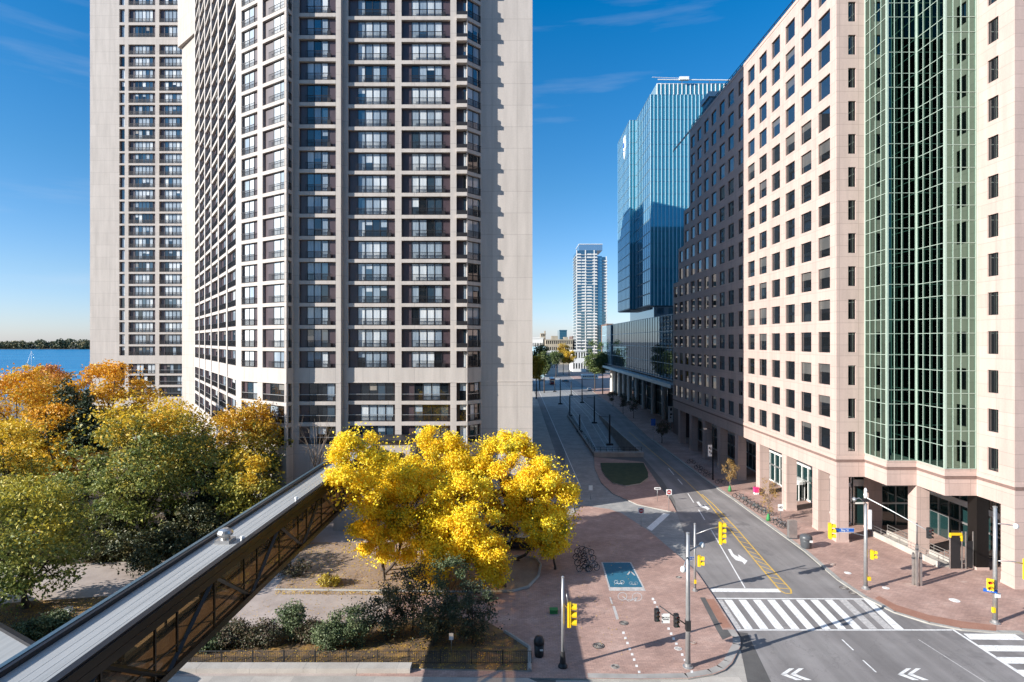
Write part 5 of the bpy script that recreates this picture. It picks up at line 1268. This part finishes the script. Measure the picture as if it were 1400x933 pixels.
X, Y = G(755, 527); tram('red tram standing on the tracks near the far junction', 'tram', 'tram', rdc, (X + .3, Y + 8, .02), R(90), 14, 3.4, 2.5, 'sign_white')
X, Y = G(806, 519); tram('yellow and white bus at the far right junction', 'bus', 'bus', M['sign_white'], (X, Y, .02), R(10), 11, 3.1, 2.5, 'sig_yellow')

X, Y = G(44, 512, 0)
bt = empty('sailboat', (X, Y, 0), R(6), 'single sailing boat with furled sails out on the blue lake', 'sailboat')
s_ = 435/435*1.0
m_ = MB(); st = [(-6.6, 1.3, 1.2), (-5, 1.8, 1.1), (-1, 2.0, 1.0), (3, 1.6, 1.05), (6.6, .15, 1.35)]
P = []
for (x, w, z) in st: P += [(x, -w, z), (x*.94, -w*.45, -.1), (x*.94, w*.45, -.1), (x, w, z)]
F = []
for i in range(4):
    for k in range(3): F.append((i*4+k, i*4+k+1, (i+1)*4+k+1, (i+1)*4+k))
    F.append((i*4+3, i*4, (i+1)*4, (i+1)*4+3))
F.append((0, 1, 2, 3)); m_.add(P, F, dkc); m_.build('hull', bt)
m_ = MB(); m_.prism([(-3.5, -1.0), (2.2, -.8), (2.2, .8), (-3.5, 1.0)], 1.0, 1.75, M['sign_white']); m_.build('cabin', bt)
tubeobj('mast', [(.6, 0, 1.2), (.6, 0, 17.6)], [.16, .10], M['white_metal'], bt, 6)
tubeobj('furled_jib', [(6.4, 0, 1.6), (3.4, 0, 9.5), (.7, 0, 17.0)], [.10, .24, .05], M['sign_white'], bt, 6)
tubeobj('boom_with_sail', [(.4, 0, 2.6), (-4.4, 0, 2.7)], [.32, .2], M['sign_blue'], bt, 6)
tubeobj('stay', [(-6.4, 0, 1.3), (.6, 0, 17.4)], .05, M['steel'], bt, 4)
bt.rotation_euler = (0, 0, R(174))

# ---------------------------------------------------------------- trees
def rnd_dir():
    z = random.uniform(-1, 1); a = random.uniform(0, 2*math.pi); r = math.sqrt(1 - z*z); return Vector((r*math.cos(a), r*math.sin(a), z))
def leaf(mb_v, mb_f, p, size, up):
    n = (rnd_dir() + up).normalized(); t = n.cross(rnd_dir())
    if t.length < .05: return
    t.normalize(); b = n.cross(t); l = size * random.uniform(.7, 1.3); w = l * random.uniform(.5, .8)
    k = len(mb_v); dz = n * (.18*l)
    mb_v += [tuple(p - t*l*.5), tuple(p + b*w*.5 + dz), tuple(p + t*l*.5), tuple(p - b*w*.5 + dz)]
    mb_f.append((k, k+1, k+2, k+3))
def tree(name, label, cat, X, Y, zb, H, crown_c, crown_r, mat, nclump=40, leaves=7000, size=.3, clump=(.9, 1.6), bark='bark', group=None, shape='round', trunk_r=.22, seed=1, lean=(0, 0), flat=.55, limbs=True, fill=.75, gap=.45):
    random.seed(seed)
    root = empty(name, (X, Y, zb), 0, label, cat, group)
    cx, cy, cz = crown_c; rx, ry, rz = crown_r
    cl = []; tries = 0
    while len(cl) < nclump and tries < 6000:
        tries += 1
        d = rnd_dir() * (random.random() ** (1/3 if random.random() > fill else .15))
        if shape == 'cone':
            h = random.random() ** 1.35; a = random.uniform(0, 6.283); rr = (1 - h) * random.uniform(.55, 1.0)
            c = Vector((cx + rx*rr*math.cos(a), cy + ry*rr*math.sin(a), cz - rz + 2*rz*h)); r = random.uniform(*clump) * (1 - .6*h)
        else:
            k = 1.0 if d.z > 0 else .8
            c = Vector((cx + rx*d.x*k, cy + ry*d.y*k, cz + rz*d.z)); r = random.uniform(*clump)
        if all((c - o).length > gap*(r + q) for o, q in cl): cl.append((c, r))
        elif tries > 3000: cl.append((c, r))
    tot = sum(r*r for _, r in cl); V = []; F = []
    for c, r in cl:
        n = int(leaves * r*r / tot)
        for _ in range(n):
            d = rnd_dir(); q = r * random.random() ** .45 * random.uniform(.85, 1.25)
            p = c + Vector((d.x*q, d.y*q, d.z*q*flat + (0.10*r if shape != 'cone' else 0)))
            leaf(V, F, p, size, Vector((0, 0, .7)) + d*.5)
    # stray outer leaves
    for _ in range(leaves // 14):
        d = rnd_dir(); p = Vector((cx + rx*d.x*1.08, cy + ry*d.y*1.08, cz + rz*d.z*1.08)) + rnd_dir()*random.uniform(.2, .9)
        if shape != 'cone': leaf(V, F, p, size, Vector((0, 0, .6)))
    me = bpy.data.meshes.new('crown'); me.from_pydata(V, [], F); me.materials.append(mat); me.update()
    o = bpy.data.objects.new('crown', me); COL.objects.link(o); o.parent = root; CHILD.setdefault(root.name, []).append(o)
    tk = MB(); base = Vector((X, Y, zb)); fork = Vector((X*.5 + cx*.5 + lean[0], Y*.5 + cy*.5 + lean[1], zb + max(1.2, (cz - rz - zb)*.9)))
    mid = (base + fork)/2 + Vector((random.uniform(-.15, .15), random.uniform(-.15, .15), 0))
    tk.tube([base, base + Vector((0, 0, .25)), mid, fork], [trunk_r*1.45, trunk_r*1.08, trunk_r*.95, trunk_r*.8], M[bark], 8)
    top = Vector((cx, cy, cz + rz*.55)); tk.tube([fork, (fork + top)/2 + Vector((random.uniform(-.4, .4), random.uniform(-.4, .4), 0)), top], [trunk_r*.8, trunk_r*.45, trunk_r*.12], M[bark], 7)
    if limbs:
        for c, r in random.sample(cl, min(len(cl), 24)):
            s0 = fork.lerp(top, random.uniform(0, .6)); m1 = s0.lerp(c, .5) + Vector((random.uniform(-.3, .3), random.uniform(-.3, .3), .35))
            tk.tube([s0, m1, c], [trunk_r*.38, trunk_r*.24, trunk_r*.06], M[bark], 5)
            for _ in range(3):
                e = c + rnd_dir()*r*1.1; tk.tube([m1.lerp(c, .7), e], [trunk_r*.12, .012], M[bark], 4, False)
    tk.build('trunk', root); finish_world(root); return root
gold = [(.70, .36, .012), (.82, .50, .015), (.88, .60, .03), (.62, .48, .03)]
locust = leaf_mat('locust_leaves', [(.46, .48, .06), (.88, .66, .02), (.98, .74, .02), (.98, .79, .05), (.94, .60, .015)], trans=.24, nscale=.35)
olive = [(.16, .19, .04), (.31, .30, .055), (.46, .40, .06), (.32, .33, .09)]
golds = [(.42, .33, .05), (.64, .44, .035), (.80, .54, .03), (.74, .45, .035)]
oranges = [(.54, .24, .025), (.72, .34, .02), (.80, .44, .025), (.60, .32, .045)]
reds = [(.44, .16, .04), (.55, .20, .05), (.60, .30, .04)]
green = [(.09, .13, .03), (.17, .21, .05), (.27, .29, .075), (.40, .39, .09)]
dkgreen = [(.016, .030, .015), (.03, .05, .022), (.05, .068, .026)]
shrubm = leaf_mat('shrub_leaves', [(.05, .08, .03), (.09, .13, .05), (.14, .18, .08), (.20, .23, .11)], trans=.15, nscale=.8)
shrubd = leaf_mat('dark_shrub_leaves', [(.025, .036, .018), (.045, .06, .028), (.075, .095, .045)], trans=.1, nscale=.8)
shrubb = leaf_mat('brown_shrub_leaves', [(.07, .045, .03), (.12, .085, .05), (.06, .08, .03), (.18, .12, .07)], trans=.15, nscale=.8)
leaf_under = leaf_mat('undergrowth_leaves', [(.03, .04, .015), (.05, .065, .022), (.09, .095, .035), (.16, .13, .04)], trans=.12, nscale=.5)
def at_px(u, v, Y): return (PX(u, Y), Y, PZ(v, Y))
loc_list = [((488, 645), 57, (2.7, 2.6, 3.9), 'left yellow tree at the end of the footbridge roof', 1), ((560, 700), 62, (3.9, 3.6, 4.8), 'yellow tree with a leaning bare trunk in the sandy bed', 2), ((612, 655), 70, (4.6, 3.8, 4.8), 'yellow tree against the tower base in the middle of the group', 3),
            ((632, 712), 59, (3.6, 3.2, 4.6), 'front yellow tree hanging lowest over the dark shrubs', 4), ((690, 655), 70, (4.8, 3.8, 5.0), 'tall yellow tree in front of the blank end wall', 5), ((742, 690), 66, (3.6, 3.2, 4.8), 'right yellow tree leaning out over the brick plaza', 6)]
for (uv, Yc, rr, lb, sd_) in loc_list:
    c = at_px(uv[0], uv[1], Yc); bx_ = c[0]
    if sd_ == 2: bx_ = PX(527, 62)
    if sd_ == 6: bx_ = PX(708, 66)
    if sd_ == 4: bx_ = PX(690, 60)
    tree('honey_locust', lb, 'tree', bx_ + (1.2 if sd_ == 1 else 0), Yc + (6 if sd_ == 1 else 0), .2, 14, c, rr, locust, 36 if sd_ > 1 else 22, (22000 if sd_ >= 5 else 16000) if sd_ > 1 else 9000, .27, (.75, 1.35), group='yellow trees before the tower', seed=10 + sd_, trunk_r=.17, flat=.8, fill=.6, gap=.62)
for k, (u, v, Yc, rr, lb) in enumerate(((672, 765, 57.5, (1.7, 1.5, 2.4), 'small low yellow tree at the front edge of the yellow group'), (590, 765, 58.5, (2.1, 1.9, 2.6), 'small yellow tree in front above the sandy bed'), (752, 728, 63, (2.3, 2.0, 2.2), 'low yellow tree crown nearest the bicycles'), (516, 725, 60, (2.6, 2.2, 3.0), 'low yellow tree beside the footbridge end'), (532, 655, 64, (3.0, 2.8, 3.8), 'yellow tree second from the footbridge end'), (600, 735, 61, (2.8, 2.6, 3.2), 'yellow tree in the lower middle of the group'), (592, 630, 69, (3.4, 3.0, 3.8), 'yellow tree below the dark lobby roof of the tower'))):
    tree('honey_locust', lb, 'tree', PX(u, Yc) + .6, Yc + .5, .2, 8, at_px(u, v, Yc), rr, locust, 16, 6500, .26, (.65, 1.15), group='yellow trees before the tower', seed=30 + k, trunk_r=.11, flat=.75, fill=.8)
def lm(name, a, b, c, r): return leaf_mat(name, a, b, c[2] - r[2]*.25, c[2] + r[2]*1.0, .30, .22)
big = [
    ((190, 655), 70, (8.2, 6.5, 9.2), green, golds, 'largest tree, olive green below and gold on top, in the middle of the left park', 66, 17000, .42, 40),
    ((150, 562), 95, (6.8, 5.5, 7.4), golds, oranges, 'orange topped tree at the foot of the farther tower', 46, 9000, .46, 41),
    ((22, 585), 88, (7.6, 6, 8.4), golds, oranges, 'gold and orange tree at the left edge below the sailing boat', 50, 10000, .46, 42),
    ((28, 742), 54, (5.2, 4.6, 5.4), green, [(.24, .26, .045), (.44, .38, .05), (.58, .46, .05)], 'yellow green tree at the lower left edge beside the path', 44, 10000, .36, 43),
    ((4, 655), 70, (6.2, 5, 6.4), olive, golds, 'olive gold tree at the left edge between the orange tree and the path', 44, 9000, .42, 44),
    ((340, 620), 80, (4.6, 4.4, 6.6), olive, [(.55, .32, .02), (.66, .38, .02), (.62, .32, .02)], 'orange gold tree in front of the nearer tower bay windows', 40, 9500, .40, 45),
    ((238, 612), 86, (5.0, 4.5, 6.4), olive, golds, 'olive tree right behind the largest tree', 34, 6000, .44, 46),
    ((340, 668), 70, (3.6, 3.2, 4.2), olive, golds, 'olive gold small tree just left of the footbridge roof', 26, 5000, .38, 47),
    ((78, 612), 82, (4.6, 4.2, 6.0), golds, oranges, 'gold tree in front of the dark conifer', 34, 7000, .42, 50),
    ((62, 540), 135, (6.0, 5, 6.4), golds, reds, 'reddish tree near the lake shore', 34, 4200, .6, 48),
    ((45, 521), 190, (6.4, 5, 5.0), golds, gold, 'pale yellow tree crown closest to the lake', 26, 2600, .7, 49),
]
for (uv, Yc, rr, a, b, lb, nc, nl, sz, sd_) in big:
    c = at_px(uv[0], uv[1], Yc)
    tree('broadleaf_tree', lb, 'tree', c[0] + random.uniform(-.5, .5), Yc + .4, .2, 18, c, rr, lm('leaves_%d' % sd_, a, b, (c[0], c[1], c[2] + (rr[2]*.28 if sd_ == 40 else 0)), rr), nc, nl, sz, (1.3, 2.3) if rr[0] > 4.5 else (1.0, 1.7), group='autumn trees in the park', seed=sd_, trunk_r=.30, fill=.55)
conm = leaf_mat('conifer_needles', dkgreen + [(.07, .085, .03)], trans=.1, nscale=.3)
for (u, vt, vb, Y_, r_, lb, sd_) in ((90, 520, 600, 84, 4.2, 'dark green conifer between the reddish and the orange trees', 60), (118, 535, 610, 82, 3.2, 'second dark conifer beside the orange topped tree', 61), (276, 585, 650, 88, 4.4, 'dark evergreen left of the orange gold tree', 62), (290, 625, 710, 76, 4.2, 'dark evergreen below the orange gold tree', 63), (250, 690, 760, 74, 4.0, 'dark evergreen in the shade at the right foot of the largest tree', 64)):
    zt, zl = PZ(vt, Y_), max(.5, PZ(vb, Y_)); X_ = PX(u, Y_)
    tree('conifer', lb, 'tree', X_, Y_, .2, zt, (X_, Y_, (zt + zl)/2), (r_, r_, (zt - zl)/2), conm, 60, 6000, .42, (1.1, 1.8), group='dark evergreens in the park', shape='cone', seed=sd_, trunk_r=.25, limbs=False)
for k, (u, vb, Y_, w, h, lb) in enumerate(((130, 0, 66, 4.2, 5.0, 'dark bushy undergrowth left below the largest tree'), (205, 0, 63, 4.0, 4.2, 'dark bushy undergrowth right below the largest tree'), (262, 0, 66, 3.6, 5.5, 'dark bushy undergrowth between the largest tree and the footbridge'), (70, 0, 74, 4.0, 6.5, 'dark bushy undergrowth behind the yellow green tree'), (20, 0, 84, 5.0, 8.0, 'dark bushy undergrowth at the left edge'), (395, 0, 72, 2.6, 4.0, 'brown bushy undergrowth beside the footbridge end'))):
    X_ = PX(u, Y_); tree('bush', lb, 'bush', X_, Y_, .2, h, (X_, Y_, .2 + h*.5), (w, w*.7, h*.5), shrubb if k == 5 else leaf_under, 22, 4200, .34, (.7, 1.2), group='bushes under the park trees', seed=200 + k, trunk_r=.1, fill=.5, flat=.8)
# shrubs of the front bed
for k, (u, vb, w, h, m_t, lb) in enumerate(((525, 882, 2.3, 4.4, shrubd, 'dark tall shrub left of the middle in the front bed'), (562, 868, 2.8, 5.6, shrubd, 'tallest dark shrub in the front bed'), (612, 866, 2.9, 6.2, shrubm, 'grey green shrub under the lowest yellow branches'), (645, 885, 2.7, 4.6, shrubd, 'dark round shrub at the right end of the front bed'), (590, 888, 2.6, 3.6, shrubd, 'low dark shrub behind the small white sign'),
        (478, 888, 2.0, 3.2, shrubm, 'light green shrub leaning over the fence'), (446, 895, 1.5, 1.9, shrubm, 'light green low shrub at the fence, left of the leaning one'), (395, 880, 1.3, 2.6, shrubm, 'pointed green shrub beside the white path light'), (352, 888, 1.8, 1.3, shrubb, 'brownish low shrub left of the pointed one'), (310, 888, 1.9, 1.4, shrubb, 'brown and green low shrub right of the footbridge'), (275, 895, 1.3, 1.0, shrubm, 'low green creeper at the left end of the fence'), (420, 884, 1.2, 1.4, shrubb, 'pinkish brown shrub right of the pointed one'))):
    X_, Y_ = G(u, vb, .2)
    tree('shrub', lb, 'shrub', X_, Y_ + .8, .2, h, (X_, Y_ + .8, .25 + h*.52), (w*.78, w*.65, h*.46), m_t, 20, 3400, .17, (.42, .8), group='shrubs in the front bed', seed=80 + k, trunk_r=.06, fill=.5, flat=.8)
for k, (u, vb, w, h, lb) in enumerate(((45, 872, 1.3, 1.2, 'glossy green shrub by the pale annex roof'), (75, 858, 1.3, 1.1, 'glossy green shrub behind the pale annex roof, nearer the path light'))):
    X_, Y_ = G(u, vb, .2); tree('shrub', lb, 'shrub', X_, Y_, .2, h, (X_, Y_, .2 + h*.55), (w*.85, w*.7, h*.5), shrubm, 14, 1600, .2, (.4, .6), group='shrubs by the annex roof', seed=95 + k, trunk_r=.05, flat=.8)
bush_gold = leaf_mat('gold_bush_leaves', [(.20, .17, .04), (.42, .32, .04), (.60, .44, .04)], trans=.2, nscale=.8)
for k, (u, vb, w, h, lb) in enumerate(((450, 800, 1.2, .7, 'low yellow leaved bush under the footbridge end'), (405, 785, 2.2, 1.2, 'low olive bush in the shade under the footbridge'))):
    X_, Y_ = G(u, vb, .2); tree('shrub', lb, 'shrub', X_, Y_, .2, h, (X_, Y_, .2 + h*.55), (w, w*.8, h*.5), bush_gold if k == 0 else shrubb, 12, 1000, .2, (.35, .6), group='bushes under the footbridge', seed=105 + k, trunk_r=.05, flat=.8)
# young street trees
yl = leaf_mat('sparse_tan_leaves', [(.30, .17, .05), (.45, .28, .07), (.22, .16, .07)], trans=.3)
for k, (u, vb, vt, lb) in enumerate(((1050.5, 712, 655, 'young thin tree with a green watering bag beside the bicycles'), (997.8, 672, 627, 'young pale tree with a green watering bag at the shadow edge'))):
    X_, Y_ = G(u, vb, .12); zt = PZ(vt, Y_); hc = (zt - 1.6)/2
    t_ = tree('young_tree', lb, 'tree', X_, Y_, .12, zt, (X_, Y_, zt - hc), (1.15, 1.1, hc), yl, 16, 650 if k == 0 else 800, .17, (.35, .6), 'bark_pale', 'young street trees', seed=110 + k, trunk_r=.055, flat=1.1)
    m_ = MB(); m_.lathe([(.30, 0), (.28, .3), (.16, .8), (.08, .95)], M['green_bag'], (X_, Y_, .12), 12); b = m_.build('watering_bag', t_, True); b.matrix_parent_inverse = Matrix.Translation(-t_.location)
# bare shrubs before the tower
random.seed(5)
for (u, vb, vt, Y_, lb) in ((432, 640, 572, 79, 'bare grey shrub climbing against the tower base'), (1260, 0, 0, 0, None)):
    if not lb: continue
    X_ = PX(u, Y_); t_ = empty('bare_tree', (X_, Y_, .2), 0, lb, 'tree'); tk = MB(); zt = PZ(vt, Y_)
    tk.tube([(X_, Y_, .2), (X_, Y_, zt*.45)], [.16, .11], M['bark_pale'], 6)
    for i in range(14):
        a = random.uniform(0, 6.28); z0_ = random.uniform(zt*.25, zt*.6); e = Vector((X_ + 3.0*math.cos(a)*random.uniform(.3, 1), Y_ + 2*math.sin(a), random.uniform(z0_ + 2, zt)))
        s0 = Vector((X_, Y_, z0_)); m1 = s0.lerp(e, .5) + Vector((0, 0, .5)); tk.tube([s0, m1, e], [.06, .04, .012], M['bark_pale'], 4, False)
        for _ in range(4): tk.tube([m1.lerp(e, random.random()), e + rnd_dir()*1.2], [.02, .008], M['bark_pale'], 3, False)
    tk.build('branches', t_); finish_world(t_)
# trees far down the street
farm = leaf_mat('far_green_leaves', [(.05, .085, .025), (.09, .13, .04), (.15, .18, .055)], trans=.15, nscale=.12)
farn = leaf_mat('bright_green_leaves', [(.06, .10, .03), (.11, .16, .045), (.18, .22, .07)], trans=.25, nscale=.12)
farg = leaf_mat('far_gold_leaves', [(.35, .22, .02), (.55, .36, .03), (.62, .42, .03)], trans=.2, nscale=.12)
for k, (u, v, Y_, rr, m_t, lb) in enumerate(((813, 488, 285, (6.0, 5.5, 7.6), farn, 'large round green tree left of the glass podium'), (824, 497, 272, (3.6, 3.4, 4.4), farn, 'smaller green tree against the end of the glass podium'), (738, 492, 300, (4.2, 4, 7.5), farm, 'dark street tree beside the tower end wall'), (744, 497, 280, (3.0, 3, 5.2), farm, 'slim dark street tree right of the one at the end wall'),
        (770, 483, 430, (4.6, 4, 6.6), farg, 'yellow street tree in front of the heritage stone block'), (760, 489, 400, (4.6, 4, 4.4), farm, 'low green tree left of the yellow street tree'), (778, 488, 420, (5, 4, 4.2), farg, 'olive yellow tree right of the yellow street tree'), (733, 503, 250, (2.4, 2.4, 4.4), farg, 'small gold street tree at the end wall of the tower'))):
    c = at_px(u, v, Y_); tree('street_tree', lb, 'tree', c[0], Y_, 0, 14, c, rr, m_t, 28, 2600, .8, (1.2, 2.2), group='trees far down the street', seed=130 + k, trunk_r=.25, fill=.5, flat=.8)
for k, (u, vb, vt, lb) in enumerate(((852, 566, 540, 'bare young street tree before the white columns'), (866, 572, 545, 'bare young street tree right of the white columns'), (905, 606, 578, 'small dark street tree in the shaded pavement'), (838, 556, 535, 'bare young street tree left of the white columns'))):
    X_, Y_ = G(u, vb, .12); zt = PZ(vt, Y_); tree('young_tree', lb, 'tree', X_, Y_, .12, zt, (X_, Y_, zt*.68), (1.7, 1.6, zt*.32), shrubb, 14, 700, .35, (.5, .8), group='young trees on the shaded pavement', seed=150 + k, trunk_r=.08, flat=.9)
# far wooded island across the lake
random.seed(9); V = []; F = []
for i in range(520):
    x = random.uniform(-2600, -1050); y = 1692 + random.uniform(0, 60); h = random.uniform(17, 31) * (.85 + .15*math.sin(x*.013)); r = random.uniform(9, 17)
    for _ in range(60):
        d = rnd_dir(); p = Vector((x + d.x*r, y + d.y*r*.6, h*.55 + d.z*h*.45)); leaf(V, F, p, 6.0, Vector((0, -.3, .7)))
me = bpy.data.meshes.new('wooded_island'); me.from_pydata(V, [], F)
me.materials.append(leaf_mat('island_leaves', [(.05, .07, .035), (.085, .10, .045), (.14, .13, .06), (.20, .16, .07)], trans=.1, nscale=.02)); me.update()
o = bpy.data.objects.new('wooded_island', me); COL.objects.link(o); tag(o, 'low line of woods on the island across the lake', 'woods', kind='stuff')
mb = MB(); mb.box(-2700, -1000, 1690, 1900, 0, 1.0, M['dirt_dark']); struct('island_shore', mb)
# fallen leaves
random.seed(12); V = []; F = []
def scatter(pts, n, z, s):
    P = gp(pts, z); x0, x1 = min(p[0] for p in P), max(p[0] for p in P); y0, y1 = min(p[1] for p in P), max(p[1] for p in P); k = 0
    def inside(x, y):
        c = False; j = len(P) - 1
        for i in range(len(P)):
            if (P[i][1] > y) != (P[j][1] > y) and x < (P[j][0]-P[i][0])*(y-P[i][1])/(P[j][1]-P[i][1]) + P[i][0]: c = not c
            j = i
        return c
    while k < n:
        x, y = random.uniform(x0, x1), random.uniform(y0, y1)
        if inside(x, y): leaf(V, F, Vector((x, y, z + .03)), s, Vector((0, 0, 3))); k += 1
scatter([(376, 806), (640, 809), (690, 790), (690, 740), (420, 742)], 4200, .2, .13)
scatter([(376, 806), (640, 809), (640, 815), (376, 813)], 1500, .125, .12)
scatter([(230, 908), (724, 917), (706, 874), (560, 845), (330, 858), (262, 868)], 2600, .2, .11)
scatter([(-100, 900), (-60, 836), (150, 815), (165, 826), (90, 880)], 2600, .2, .11)
scatter([(300, 850), (640, 850), (640, 812), (380, 812)], 500, .125, .11)
scatter([(690, 860), (860, 900), (860, 720), (700, 760)], 420, .125, .10)
me = bpy.data.meshes.new('fallen_leaves'); me.from_pydata(V, [], F); me.materials.append(leaf_mat('fallen_leaf_colours', [(.30, .15, .03), (.52, .30, .03), (.70, .46, .03), (.40, .22, .06)], trans=.1)); me.update()
o = bpy.data.objects.new('fallen_leaves', me); COL.objects.link(o); tag(o, 'scattered yellow and brown fallen leaves on the beds and path', 'fallen leaves', kind='stuff')
